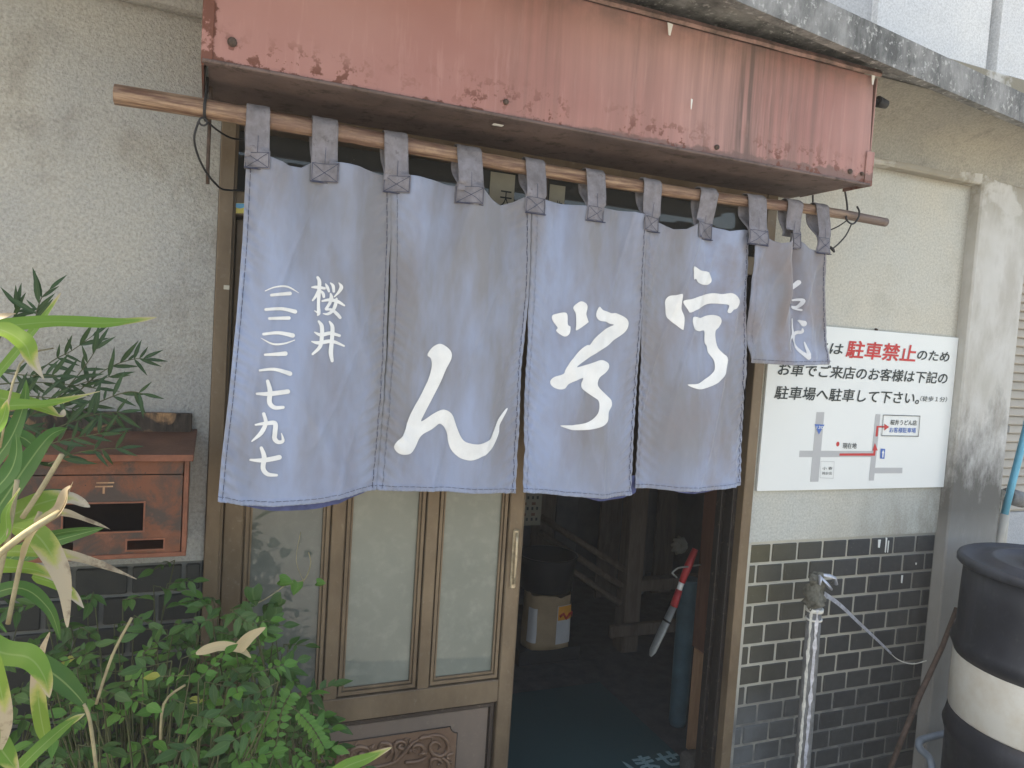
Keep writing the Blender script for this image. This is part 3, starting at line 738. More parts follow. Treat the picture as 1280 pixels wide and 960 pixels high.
vs = []; fs = []
for i in range(41):
    x = lerp(AL-.02, AR-.0, i/40); w = .002*noise.noise(Vector((x*9, 0, 0)))
    vs += [(x, AY-.010, 2.331+w), (x, AY-.016, 2.338+w), (x, AY-.006, 2.352+w), (x, AY+.05, 2.372+w), (x, AY+.05, 2.335)]
for i in range(40):
    for k in range(4): a = i*5+k; fs.append((a, a+1, a+6, a+5))
meshobj('top_rim', vs, fs, M['rim'], aw, smooth=False)
MB().box(AL, AR, AY+.04, -.004, 2.3305, 2.3345).build('top_sheet', M['rim'], aw)
for (x, z, r) in ((-1.653, 2.078, .010), (-1.067, 2.066, .007), (-.478, 2.056, .007), (-.021, 2.060, .008), (.024, 2.060, .006)):
    b = MB(); b.tube([(x, AY+.004, z), (x, AY-.004, z), (x, AY-.007, z)], [r, r*.9, r*.5], 10); b.build('bolt', M['rustrod'], aw)
for (x, z, w, h) in ((-.651, 2.314, .016, .03), (.026, 2.321, .014, .03), (-.571, 2.147, .005, .026)):
    MB().prism([(x-w/2, z+h/2), (x+w/2, z+h*.45), (x+w*.15, z-h/2), (x-w*.15, z-h*.45)], AY-.009, AY-.0075).build('tape_remnant', M['white'], aw)
MB().box(-1.075, -1.05, AY+.05, AY+.062, AZ-.0075, AZ-.006).build('tape_remnant', M['white'], aw)
o = MB().tube([(.09, AY+.03, 2.282), (.125, AY+.03, 2.279)], [.016, .012], 12).build('end_lamp', M['black']); tag(o, 'small black round fitting at the right end of the awning box', 'lamp')
bpy.data.objects['end_lamp'].location = (0, 0, 0)
b = MB(); b.tube([(.05, AY+.03, 2.283), (.095, AY+.03, 2.282)], .005, 8); b.build('arm', M['black'], o)

# ------------------------------------------------------------------ noren curtain
YN = -.2
POLE = [(-1.869,1.97),(-1.709,1.971),(-1.594,1.969),(-1.452,1.967),(-1.22,1.962),(-0.995,1.958),(-0.77,1.956),(-0.498,1.956),(-0.281,1.96),(-0.077,1.968),(0.111,1.97),(0.27,1.967)]
TABS = [(-1.594,1.986,-1.617,1.894,-1.567,1.858),(-1.453,1.986,-1.478,1.892,-1.42,1.849),(-1.293,1.984,-1.315,1.887,-1.258,1.847),(-1.114,1.982,-1.142,1.885,-1.078,1.843),(-0.94,1.976,-0.964,1.882,-0.91,1.841),(-0.77,1.975,-0.795,1.881,-0.74,1.843),(-0.599,1.972,-0.621,1.878,-0.565,1.838),(-0.418,1.973,-0.446,1.884,-0.388,1.838),(-0.254,1.97,-0.282,1.881,-0.217,1.838),(-0.114,1.972,-0.138,1.891,-0.082,1.845),(-0.01,1.971,-0.028,1.887,0.021,1.839)]
PAN = [{'L': [(-1.613,1.884),(-1.614,1.705),(-1.62,1.53),(-1.629,1.353),(-1.638,1.229),(-1.642,1.129)],'R': [(-1.295,1.858),(-1.29,1.74),(-1.288,1.628),(-1.286,1.459),(-1.288,1.287),(-1.292,1.15)],'T': [(-1.613,1.884),(-1.59,1.892),(-1.56,1.883),(-1.526,1.871),(-1.5,1.873),(-1.475,1.891),(-1.45,1.894),(-1.422,1.895),(-1.368,1.894),(-1.315,1.887),(-1.297,1.886)],'B': [(-1.642,1.129),(-1.595,1.12),(-1.527,1.119),(-1.42,1.127),(-1.292,1.15)]},{'L': [(-1.295,1.886),(-1.28,1.629),(-1.28,1.459),(-1.284,1.287),(-1.288,1.15)],'R': [(-0.95,1.877),(-0.932,1.629),(-0.933,1.476),(-0.933,1.291),(-0.935,1.136)],'T': [(-1.295,1.886),(-1.261,1.889),(-1.196,1.889),(-1.142,1.885),(-1.112,1.889),(-1.081,1.885),(-1.048,1.863),(-1.02,1.855),(-0.989,1.866),(-0.964,1.88),(-0.95,1.877)],'B': [(-1.288,1.15),(-1.151,1.143),(-1.025,1.141),(-0.935,1.136)]},{'L': [(-0.944,1.88),(-0.926,1.629),(-0.921,1.477),(-0.919,1.291),(-0.915,1.139)],'R': [(-0.611,1.879),(-0.594,1.623),(-0.593,1.493),(-0.589,1.274),(-0.589,1.125)],'T': [(-0.944,1.88),(-0.913,1.882),(-0.857,1.881),(-0.795,1.879),(-0.769,1.882),(-0.743,1.884),(-0.681,1.883),(-0.621,1.88),(-0.611,1.879)],'B': [(-0.915,1.139),(-0.799,1.127),(-0.679,1.122),(-0.589,1.125)]},{'L': [(-0.606,1.88),(-0.589,1.624),(-0.585,1.494),(-0.576,1.274),(-0.572,1.14)],'R': [(-0.262,1.879),(-0.246,1.649),(-0.241,1.511),(-0.222,1.277),(-0.217,1.144)],'T': [(-0.606,1.88),(-0.567,1.869),(-0.52,1.853),(-0.489,1.855),(-0.446,1.877),(-0.42,1.883),(-0.392,1.877),(-0.342,1.867),(-0.281,1.879),(-0.262,1.879)],'B': [(-0.572,1.14),(-0.394,1.135),(-0.217,1.144)]},{'L': [(-0.256,1.879),(-0.243,1.649),(-0.231,1.504)],'R': [(0.0,1.883),(0.028,1.694),(0.052,1.574),(0.062,1.513)],'T': [(-0.256,1.879),(-0.22,1.861),(-0.183,1.848),(-0.16,1.853),(-0.137,1.884),(-0.111,1.889),(-0.085,1.871),(-0.049,1.849),(-0.024,1.847),(0.0,1.883)],'B': [(-0.231,1.504),(-0.086,1.504),(0.062,1.513)]}]
pol = [(p[0], p[1]) for p in POLE]
pX = np.array([p[0] for p in pol]); pZ = np.array([p[1] for p in pol])
def poleZ(x): return float(np.interp(x, pX, pZ))
def poleR(x): return lerp(.0205, .0135, (x-pX[0])/(pX[-1]-pX[0]))
pe = empty('bamboo_pole', (-.8, YN, 1.97), 'long weathered bamboo pole hanging under the awning, threaded through the curtain tabs', 'pole')
pts = []; rs = []; N = 120; nodes = [-1.62, -1.40, -1.08, -.76, -.47, -.2, .02]
for i in range(N+1):
    x = lerp(pX[0], pX[-1], i/N); r = poleR(x)
    d = min(abs(x-n) for n in nodes)
    r *= 1 + .10*math.exp(-(d/.006)**2) - .05*math.exp(-((d-.012)/.006)**2)
    pts.append((x, YN + .003*math.sin(x*5), poleZ(x))); rs.append(r)
b = MB(); b.tube(pts, rs, 18); b.build('culm', M['bamboo'], pe)
b = MB(); x = pX[0]; b.tube([(x-.0008, YN+.003*math.sin(x*5), poleZ(x)), (x-.0016, YN+.003*math.sin(x*5), poleZ(x))], [.0165, .0155], 14); b.build('cut_end', M['woodpale'], pe)

def seam_edges():
    return [(np.array(p['L']), np.array(p['R'])) for p in PAN]
EDG = seam_edges()
SLIT = [1.60, 1.575, 1.55, 1.54]
def edgeX(k, side, z):
    P = EDG[k][side]; return float(np.interp(-z, -P[:, 1], P[:, 0]))
def common(x, z):
    top = np.interp(x, [-1.62, 0.02], [1.88, 1.93]); t = max(0., min(1., (top-z)/.75))
    v = .033*noise.noise(Vector((x*6.5, z*.9, 3.1)))*(.35+.65*t)
    v += .0155*math.sin(x*41 + 1.5*math.sin(z*3))*(1-.65*t)*math.exp(-((top-z)/.30)**2)
    v += .0075*noise.noise(Vector((x*17, z*3.2, 8.)))
    v += .0016*noise.noise(Vector((x*60, z*30, 1.)))
    v -= .008*max(0., .16-abs(noise.noise(Vector((x*5.5+z*1.6, z*1.1-x, 12.)))))/.16*.8*sstep(-.02, .2, top-z)
    v -= .005*max(0., .12-abs(noise.noise(Vector((x*9-z*2.2, z*1.6, 33.)))))/.12
    return v
def cloth_y(k, x, z):
    y = YN - .017 + common(x, z)
    s = 0.
    dL = abs(x-edgeX(k, 0, z)); dR = abs(edgeX(k, 1, z)-x); d = min(dL, dR)
    lef = SLIT[k-1] if k > 0 else 2.; rig = SLIT[k] if k < 4 else 2.
    wd = sstep(0, 1, dL/(dL+dR+1e-6))
    below = lerp(sstep(0, .12, lef-z), sstep(0, .12, rig-z), wd)
    ph = (z*1.0 + .75*d)*2*PI/.030 + 5*noise.noise(Vector((x*5, z*7, 0)))
    y += .0040*math.sin(ph)*math.exp(-d/.030)*(.55+.45*below)*min(1, .35+d/.009)*(.35 if k == 4 else 1.)
    if d < .0115: y -= .0022*min(1, d/.002+.2)*(1. if d < .0095 else .3)
    zb = float(np.interp(x, [p[0] for p in PAN[k]['B']], [p[1] for p in PAN[k]['B']])); h = z-zb
    if h < .013: y += -.0022 - .0012*math.sin(x*2*PI/.011+2*noise.noise(Vector((x*20, 0, 0))))
    y += .004*math.exp(-h/.03)*math.sin(x*38+k)*below
    mid = math.exp(-((d-.12)/.09)**2)
    y -= below*.012*(mid-.4)
    if k == 4:   # last panel is gathered up: a pleat hangs over the rest, doubled and folded at the bottom
        t = (1.93-z)
        xc = -.120 - .045*t
        g = 1/(1+math.exp((x-xc)/.0035))
        y += -.020*g*sstep(-.03, .08, t)*(1-sstep(.22, .40, t))
        y += .008*math.sin((x+.06-.15*t)*70)*sstep(0., .10, t)*(1-.6*sstep(.3, .5, t))
        y += .007*noise.noise(Vector((x*14, z*9, 20)))
        y -= .012*math.exp(-((h-.02)/.03)**2)
    return y
nr = empty('noren_curtain', (-.8, YN, 1.9), 'faded blue noren shop curtain of five panels with large white brush characters', 'curtain')
def coons(p, u, v):
    T, B, L, R = interp(p['T'], u), interp(p['B'], u), interp(p['L'], v), interp(p['R'], v)
    c00, c10, c01, c11 = np.array(p['T'][0]), np.array(p['T'][-1]), np.array(p['B'][0]), np.array(p['B'][-1])
    L = L + (1-v)*(c00-np.array(p['L'][0])) + v*(c01-np.array(p['L'][-1]))
    R = R + (1-v)*(c10-np.array(p['R'][0])) + v*(c11-np.array(p['R'][-1]))
    return (1-v)*T+v*B+(1-u)*L+u*R-((1-u)*(1-v)*c00+u*(1-v)*c10+(1-u)*v*c01+u*v*c11)
panels = []
for k, p in enumerate(PAN):
    for s in 'LRTB': p[s] = [tuple(q) for q in p[s]]
    nu = 110 if k < 4 else 80; nv = 190 if k < 4 else 90
    vs = []; fs = []
    Tz = [interp(p['T'], i/nu) for i in range(nu+1)]
    us = [.5-.5*math.cos(PI*i/nu)*.35 - (.5-i/nu)*.65 - .0 for i in range(nu+1)]; us[0] = 0; us[-1] = 1
    for j in range(nv+1):
        v = j/nv
        for i in range(nu+1):
            q = coons(p, us[i], v); dy = 0.
            if k > 0:
                dl = q[0]-edgeX(k, 0, q[1])
                f_ = max(0., 1-dl/.012)*(1. if k == 1 else sstep(-.05, .02, q[1]-SLIT[k-1]))
                q[0] -= .0045*f_; dy = .0016*f_
            vs.append((q[0], cloth_y(k, q[0]+.0045*(dy > 0)*(dy/.0016), q[1])+dy, q[1]))
    n1 = len(vs)
    for j in range(nv):
        for i in range(nu): a = j*(nu+1)+i; fs.append((a, a+nu+1, a+nu+2, a+1))
    vs += [(a, b_+.0016, c) for a, b_, c in vs]
    fs += [tuple(n1+q for q in f[::-1]) for f in fs[:]]
    ring = [i for i in range(nu+1)] + [j*(nu+1)+nu for j in range(1, nv+1)] + [nv*(nu+1)+i for i in range(nu-1, -1, -1)] + [j*(nu+1) for j in range(nv-1, 0, -1)]
    for a, c in zip(ring, ring[1:]+ring[:1]): fs.append((a, c, c+n1, a+n1))
    panels.append(meshobj('panel', vs, fs, M['cloth'], nr, smooth=True))
panels[4]['label'] = 'short right end panel gathered and folded up'
panels[0]['label'] = 'left panel with two columns of small white characters'
# stitching along seams and hems
def strip(path, w, mat, name, parent, k, off, dash=None):
    """flat thread lying on the cloth; path of (x,z)"""
    vs = []; fs = []
    P = [np.array(q) for q in path]
    for i in range(len(P)):
        d = P[min(i+1, len(P)-1)]-P[max(i-1, 0)]; d = d/(np.hypot(*d)+1e-9); nv = np.array([-d[1], d[0]])*w/2
        for s in (-1, 1):
            q = P[i]+s*nv; vs.append((q[0], cloth_y(k, q[0], q[1])-off, q[1]))
    for i in range(len(P)-1):
        if dash and (i % dash[1]) >= dash[0]: continue
        a = 2*i; fs.append((a, a+1, a+3, a+2))
    return meshobj(name, vs, fs, mat, parent)
def dense(path, st=.0025):
    out = []
    for a, c in zip(path[:-1], path[1:]):
        a, c = np.array(a), np.array(c); n = max(1, int(np.hypot(*(c-a))/st))
        out += [a+(c-a)*i/n for i in range(n)]
    out.append(np.array(path[-1])); return out
for k, p in enumerate(PAN):
    for side, sg in (('L', 1), ('R', -1)):
        path = [(q[0]+sg*.0095, q[1]) for q in dense(p[side])][3:-2]
        strip(path, .0011, M['thread'], 'stitching', panels[k], k, .0012, (5, 6))
    path = [(q[0], q[1]+.011) for q in dense(p['B'])]
    strip(path, .0011, M['thread'], 'stitching', panels[k], k, .0012, (5, 6))
# darker unfaded back hem peeping out below
for k, x0, x1, dz in ((0, -1.60, -1.30, .018), (2, -.735, -.555, .014), (3, -.46, -.29, .011)):
    vs = []; fs = []; n = 30
    for i in range(n+1):
        u = i/n; x = lerp(x0, x1, u)
        zb = float(np.interp(x, [q[0] for q in PAN[k]['B']], [q[1] for q in PAN[k]['B']]))
        yb_ = cloth_y(k, x, zb+.02)
        vs += [(x, yb_+.008, zb+.05), (x, yb_+.020, zb+.01), (x, yb_+.022, zb-dz*math.sin(PI*u)**.5)]
    for i in range(n):
        for j in range(2): a = 3*i+j; fs.append((a, a+1, a+4, a+3))
    meshobj('back_hem', vs, fs, M['navy'], panels[k], smooth=True, label='unfaded deep indigo back hem')
# tabs looping over the pole
for ti, (tx, tz, ax, az, cx, cz) in enumerate(TABS):
    k = 0
    bxc = (ax+cx)/2
    for kk in range(5):
        if bxc > PAN[kk]['T'][0][0]: k = kk
    w = abs(cx-ax); hw = w/2; r = poleR(tx)*1.1+.0045; pz = poleZ(tx)
    top = []   # (x, y, z, halfwidth)
    yb0 = cloth_y(k, bxc, cz)-.0035; yb1 = cloth_y(k, bxc, az)-.0035
    wob = random.uniform(-.003, .003)
    front = [(bxc, None, cz), (bxc, None, (cz+az)/2), (bxc, None, az)]
    path = [(bxc, yb0, cz), (bxc, (yb0+yb1)/2, (cz+az)/2), (bxc, yb1, az)]
    ang = [PI, PI*.85, PI*.7, PI*.55, PI*.4, PI*.25, PI*.1, 0]
    mx = lerp(bxc, tx, .5)
    path += [(mx, (yb1+YN-r)/2 + wob, (az+pz)/2)]
    path += [(tx, YN+.003*math.sin(tx*5)+r*math.cos(a), pz+r*math.sin(a)) for a in ang]
    path += [(mx, YN+r*.7, (az+pz)/2), (bxc, yb1+.012, az+.005), (bxc, yb0+.010, az-.012)]
    P3 = spline(path, 5); nw = 8
    vs = []; fs = []; uvv = []
    for i, q in enumerate(P3):
        f = i/len(P3); hh = hw*(1-.06*math.sin(PI*f)**2)
        for j in range(nw+1):
            s = j/nw*2-1
            bend = .0012*noise.noise(Vector((s*2+ti*3, i*.25, 0)))
            y = q[1] + (0.0016*math.cos(s*5+i*.2)) + bend
            if q[2] < az+.002 and i < 12: y = cloth_y(k, q[0]+s*hh, q[2])-.0042 + bend*.3
            vs.append((q[0]+s*hh, y, q[2]+.002*s*noise.noise(Vector((ti, i*.1, 5)))))
    for i in range(len(P3)-1):
        for j in range(nw): a = i*(nw+1)+j; fs.append((a, a+1, a+nw+2, a+nw+1))
    n1 = len(vs); cen = [(YN, )]
    tb = meshobj('tab', vs, fs, M['tab'], nr, smooth=True)
    sol = tb.modifiers.new('thick', 'SOLIDIFY'); sol.thickness = .0018; sol.offset = 0
    # boxed cross stitch; its dark outline also stands for edge shadow
    i_ = .0025
    x0, x1, z0, z1 = ax+i_, cx-i_, cz+i_*.8, az-i_
    lines = [[(x0, z0), (x1, z0)], [(x1, z0), (x1, z1)], [(x1, z1), (x0, z1)], [(x0, z1), (x0, z0)], [(x0, z0), (x1, z1)], [(x0, z1), (x1, z0)], [((x0+x1)/2, z1), ((x0+x1)/2, z1+.035)]]
    vs = []; fs = []
    for ln in lines:
        P = dense(ln, .004)
        for i in range(len(P)):
            d = P[min(i+1, len(P)-1)]-P[max(i-1, 0)]; d = d/(np.hypot(*d)+1e-9); nv2 = np.array([-d[1], d[0]])*.0006
            for s in (-1, 1):
                q = P[i]+s*nv2; vs.append((q[0], cloth_y(k, q[0], min(q[1], az))-.0064 if q[1] <= az else lerp(yb1, YN-r, (q[1]-az)/max(.01, pz-az))-.0035, q[1]))
            if i: a = len(vs)-4; fs.append((a, a+1, a+3, a+2))
    meshobj('stitching', vs, fs, M['thread'], tb)
    MB().box(ax-.0008, cx+.0008, min(yb0, yb1)-.001, max(yb0, yb1)+.003, cz-.0014, cz+.0006).build('stitch_and_shadow_line', M['thread'], tb)  # dark strip along the tab's foot for stitching and painted shadow
# characters dyed on the panels
def outline_mesh(poly, k, off, mat):
    P = spline(poly, 4, closed=True); n = len(P); st = .005
    xs = [p[0] for p in P]; zs = [p[1] for p in P]
    pts2 = [Vector((p[0], p[1])) for p in P]
    def inside(x, z):
        c = False; j = n-1
        for i in range(n):
            if (zs[i] > z) != (zs[j] > z) and x < (xs[j]-xs[i])*(z-zs[i])/(zs[j]-zs[i])+xs[i]: c = not c
            j = i
        return c
    x = min(xs)+st/2
    while x < max(xs):
        z = min(zs)+st/2
        while z < max(zs):
            if inside(x, z) and min((x-a)**2+(z-b_)**2 for a, b_ in zip(xs, zs)) > (st*.45)**2: pts2.append(Vector((x, z)))
            z += st
        x += st
    ov, oe, of_ = delaunay_2d_cdt(pts2, [(i, (i+1) % n) for i in range(n)], [], 1, 1e-6)[:3]
    bm = bmesh.new(); vv = [bm.verts.new((p[0], 0, p[1])) for p in ov]
    for f in of_:
        try: bm.faces.new([vv[i] for i in f])
        except ValueError: pass
    bmesh.ops.recalc_face_normals(bm, faces=bm.faces)
    off3 = root_loc(panels[k])
    for v in bm.verts: v.co.y = cloth_y(k, v.co.x, v.co.z)-off
    bmesh.ops.translate(bm, verts=bm.verts, vec=-off3)
    for f in bm.faces: f.smooth = True
    me = bpy.data.meshes.new('character'); bm.to_mesh(me); bm.free(); me.materials.append(mat)
    return obj('brush_stroke', me, panels[k])
for k, poly in [(1,[(-1.19,1.477),(-1.179,1.495),(-1.161,1.505),(-1.144,1.5),(-1.13,1.487),(-1.129,1.47),(-1.139,1.447),(-1.151,1.413),(-1.168,1.374),(-1.184,1.339),(-1.193,1.316),(-1.176,1.326),(-1.159,1.338),(-1.141,1.346),(-1.127,1.342),(-1.115,1.33),(-1.104,1.302),(-1.094,1.281),(-1.082,1.269),(-1.059,1.264),(-1.04,1.266),(-1.022,1.277),(-1.01,1.3),(-0.997,1.328),(-0.981,1.346),(-0.972,1.353),(-0.97,1.35),(-0.983,1.328),(-0.992,1.311),(-0.994,1.29),(-1.004,1.268),(-1.016,1.25),(-1.038,1.234),(-1.06,1.224),(-1.081,1.225),(-1.098,1.232),(-1.114,1.248),(-1.122,1.267),(-1.127,1.288),(-1.137,1.305),(-1.147,1.311),(-1.157,1.303),(-1.167,1.295),(-1.184,1.286),(-1.194,1.275),(-1.202,1.256),(-1.214,1.24),(-1.231,1.236),(-1.247,1.24),(-1.257,1.252),(-1.255,1.264),(-1.24,1.281),(-1.233,1.297),(-1.225,1.325),(-1.213,1.352),(-1.197,1.384),(-1.182,1.422),(-1.177,1.45),(-1.181,1.469)]),(2,[(-0.858,1.59),(-0.852,1.598),(-0.822,1.604),(-0.817,1.575),(-0.809,1.569),(-0.811,1.552),(-0.824,1.543),(-0.843,1.556),(-0.84,1.565),(-0.853,1.58)]),(2,[(-0.805,1.619),(-0.793,1.632),(-0.782,1.637),(-0.769,1.632),(-0.765,1.622),(-0.767,1.605),(-0.761,1.589),(-0.762,1.582),(-0.791,1.561),(-0.793,1.576),(-0.796,1.603)]),(2,[(-0.739,1.601),(-0.738,1.615),(-0.731,1.627),(-0.719,1.619),(-0.692,1.613),(-0.678,1.614),(-0.653,1.605),(-0.641,1.593),(-0.643,1.574),(-0.656,1.558),(-0.677,1.544),(-0.699,1.526),(-0.736,1.505),(-0.763,1.484),(-0.787,1.466),(-0.757,1.474),(-0.734,1.484),(-0.715,1.488),(-0.696,1.481),(-0.693,1.469),(-0.703,1.456),(-0.721,1.442),(-0.726,1.425),(-0.719,1.413),(-0.698,1.396),(-0.683,1.384),(-0.68,1.369),(-0.69,1.352),(-0.693,1.328),(-0.711,1.313),(-0.744,1.304),(-0.781,1.301),(-0.802,1.305),(-0.821,1.312),(-0.787,1.314),(-0.754,1.321),(-0.732,1.334),(-0.72,1.353),(-0.72,1.379),(-0.736,1.391),(-0.766,1.409),(-0.771,1.423),(-0.766,1.438),(-0.786,1.431),(-0.806,1.42),(-0.815,1.409),(-0.831,1.406),(-0.847,1.412),(-0.853,1.424),(-0.844,1.437),(-0.822,1.446),(-0.816,1.459),(-0.804,1.482),(-0.783,1.506),(-0.761,1.524),(-0.752,1.526),(-0.739,1.544),(-0.717,1.565),(-0.694,1.577),(-0.681,1.583),(-0.695,1.585),(-0.709,1.589),(-0.729,1.591)]),(3,[(-0.455,1.758),(-0.427,1.75),(-0.397,1.748),(-0.381,1.729),(-0.391,1.715),(-0.414,1.712),(-0.434,1.716),(-0.444,1.725),(-0.451,1.723),(-0.454,1.741)]),(3,[(-0.525,1.659),(-0.517,1.672),(-0.5,1.676),(-0.484,1.678),(-0.483,1.641),(-0.472,1.617),(-0.47,1.588),(-0.474,1.584),(-0.495,1.597),(-0.516,1.612),(-0.523,1.638)]),(3,[(-0.48,1.661),(-0.45,1.67),(-0.416,1.682),(-0.376,1.692),(-0.345,1.692),(-0.314,1.697),(-0.292,1.688),(-0.283,1.674),(-0.292,1.656),(-0.304,1.651),(-0.316,1.641),(-0.327,1.644),(-0.321,1.662),(-0.347,1.664),(-0.383,1.662),(-0.418,1.648),(-0.454,1.632),(-0.464,1.639)]),(3,[(-0.445,1.62),(-0.415,1.62),(-0.39,1.628),(-0.365,1.632),(-0.346,1.627),(-0.34,1.614),(-0.346,1.599),(-0.356,1.587),(-0.354,1.562),(-0.346,1.541),(-0.329,1.527),(-0.314,1.515),(-0.313,1.487),(-0.32,1.465),(-0.341,1.445),(-0.371,1.431),(-0.401,1.423),(-0.427,1.425),(-0.449,1.434),(-0.418,1.438),(-0.393,1.449),(-0.369,1.465),(-0.356,1.481),(-0.359,1.506),(-0.378,1.526),(-0.382,1.543),(-0.391,1.555),(-0.394,1.585),(-0.416,1.583),(-0.434,1.586),(-0.442,1.592)])]: outline_mesh(poly, k, .0022, M['dye'])
STROKES = [(0,[(-1.465,1.614,0.003),(-1.455,1.615,0.007),(-1.437,1.614,0.006)]),(0,[(-1.453,1.637,0.006),(-1.449,1.628,0.008),(-1.449,1.605,0.008),(-1.449,1.576,0.007),(-1.448,1.558,0.008),(-1.45,1.553,0.004)]),(0,[(-1.448,1.557,0.005),(-1.457,1.562,0.002)]),(0,[(-1.45,1.608,0.006),(-1.456,1.594,0.006),(-1.462,1.585,0.004)]),(0,[(-1.446,1.608,0.004),(-1.44,1.602,0.007),(-1.438,1.595,0.006)]),(0,[(-1.435,1.624,0.003),(-1.431,1.617,0.007),(-1.427,1.608,0.005)]),(0,[(-1.424,1.627,0.003),(-1.418,1.621,0.007),(-1.416,1.609,0.006)]),(0,[(-1.406,1.629,0.002),(-1.4,1.62,0.008),(-1.405,1.608,0.006),(-1.414,1.597,0.003)]),(0,[(-1.423,1.603,0.004),(-1.421,1.594,0.009),(-1.424,1.582,0.007),(-1.432,1.568,0.006)]),(0,[(-1.432,1.567,0.005),(-1.419,1.567,0.006),(-1.407,1.559,0.008),(-1.399,1.551,0.007)]),(0,[(-1.409,1.593,0.005),(-1.411,1.579,0.008),(-1.417,1.565,0.007),(-1.428,1.557,0.006),(-1.438,1.557,0.002)]),(0,[(-1.441,1.585,0.004),(-1.425,1.589,0.007),(-1.407,1.587,0.008),(-1.391,1.579,0.004)]),(0,[(-1.455,1.514,0.003),(-1.441,1.509,0.008),(-1.421,1.514,0.008),(-1.399,1.51,0.006)]),(0,[(-1.46,1.493,0.003),(-1.445,1.491,0.008),(-1.416,1.496,0.008),(-1.387,1.487,0.004)]),(0,[(-1.447,1.539,0.005),(-1.44,1.528,0.009),(-1.439,1.506,0.009),(-1.442,1.483,0.008),(-1.457,1.465,0.005)]),(0,[(-1.423,1.54,0.004),(-1.416,1.528,0.009),(-1.416,1.498,0.009),(-1.417,1.471,0.01),(-1.413,1.452,0.007)]),(0,[(-1.564,1.597,0.002),(-1.544,1.607,0.003),(-1.518,1.61,0.004),(-1.493,1.599,0.001)]),(0,[(-1.551,1.589,0.006),(-1.512,1.596,0.008)]),(0,[(-1.561,1.557,0.006),(-1.528,1.561,0.007),(-1.499,1.557,0.009)]),(0,[(-1.553,1.538,0.006),(-1.512,1.542,0.008)]),(0,[(-1.563,1.503,0.006),(-1.533,1.508,0.007),(-1.502,1.504,0.01)]),(0,[(-1.568,1.494,0.001),(-1.544,1.483,0.004),(-1.52,1.485,0.004),(-1.497,1.494,0.002)]),(0,[(-1.558,1.458,0.005),(-1.516,1.463,0.01)]),(0,[(-1.567,1.423,0.005),(-1.536,1.427,0.007),(-1.504,1.419,0.01)]),(0,[(-1.571,1.371,0.005),(-1.544,1.372,0.01),(-1.507,1.379,0.01)]),(0,[(-1.55,1.4,0.007),(-1.544,1.378,0.01),(-1.544,1.353,0.01),(-1.533,1.342,0.009),(-1.515,1.343,0.007)]),(0,[(-1.571,1.302,0.004),(-1.55,1.306,0.008),(-1.531,1.307,0.01),(-1.53,1.287,0.01),(-1.53,1.273,0.01),(-1.522,1.265,0.009),(-1.512,1.268,0.007),(-1.516,1.285,0.002)]),(0,[(-1.555,1.327,0.007),(-1.55,1.307,0.008),(-1.559,1.284,0.009),(-1.577,1.265,0.003)]),(0,[(-1.578,1.223,0.005),(-1.552,1.223,0.01),(-1.518,1.23,0.011)]),(0,[(-1.557,1.251,0.007),(-1.55,1.231,0.01),(-1.551,1.205,0.01),(-1.541,1.192,0.009),(-1.522,1.19,0.006)]),(4,[(-0.079,1.748,0.014),(-0.093,1.733,0.012),(-0.109,1.724,0.004)]),(4,[(-0.101,1.738,0.004),(-0.101,1.709,0.006),(-0.132,1.676,0.004)]),(4,[(-0.093,1.695,0.005),(-0.065,1.697,0.009),(-0.075,1.677,0.008),(-0.095,1.676,0.005)]),(4,[(-0.095,1.673,0.004),(-0.068,1.668,0.006)]),(4,[(-0.072,1.636,0.006),(-0.057,1.629,0.017)]),(4,[(-0.059,1.613,0.004),(-0.06,1.604,0.009),(-0.082,1.598,0.01),(-0.104,1.568,0.004),(-0.103,1.545,0.002)]),(4,[(-0.092,1.639,0.006),(-0.087,1.598,0.008),(-0.079,1.566,0.009),(-0.06,1.545,0.01),(-0.036,1.531,0.015)]),(4,[(-0.049,1.574,0.004),(-0.036,1.539,0.014)])]
cnt = 0
for k, st in STROKES:
    P = spline(st, 8); cnt += 1
    # rounded ends
    vs = []; fs = []; m = 4
    Q = []
    for e in (0, 1):
        pass
    d0 = (P[0]-P[1])[:2]; d0 /= np.hypot(*d0)+1e-9; d1 = (P[-1]-P[-2])[:2]; d1 /= np.hypot(*d1)+1e-9
    ext0 = [np.array([*(P[0][:2]+d0*P[0][2]*.5*math.sin(a)), P[0][2]*math.cos(a)]) for a in (1.35, .9, .5)]
    ext1 = [np.array([*(P[-1][:2]+d1*P[-1][2]*.5*math.sin(a)), P[-1][2]*math.cos(a)]) for a in (.5, .9, 1.35)]
    P = ext0+P+ext1
    for i in range(len(P)):
        d = (P[min(i+1, len(P)-1)]-P[max(i-1, 0)])[:2]; d = d/(np.hypot(*d)+1e-9); nv2 = np.array([-d[1], d[0]])
        for j in range(m+1):
            q = P[i][:2]+nv2*P[i][2]*(j/m-.5); vs.append((q[0], cloth_y(k, q[0], q[1])-.0019-.00012*(cnt % 7), q[1]))
    for i in range(len(P)-1):
        for j in range(m): a = i*(m+1)+j; fs.append((a, a+1, a+m+2, a+m+1))
    meshobj('brush_stroke', vs, fs, M['dye' if k == 0 else 'dye2'], panels[k], smooth=True)

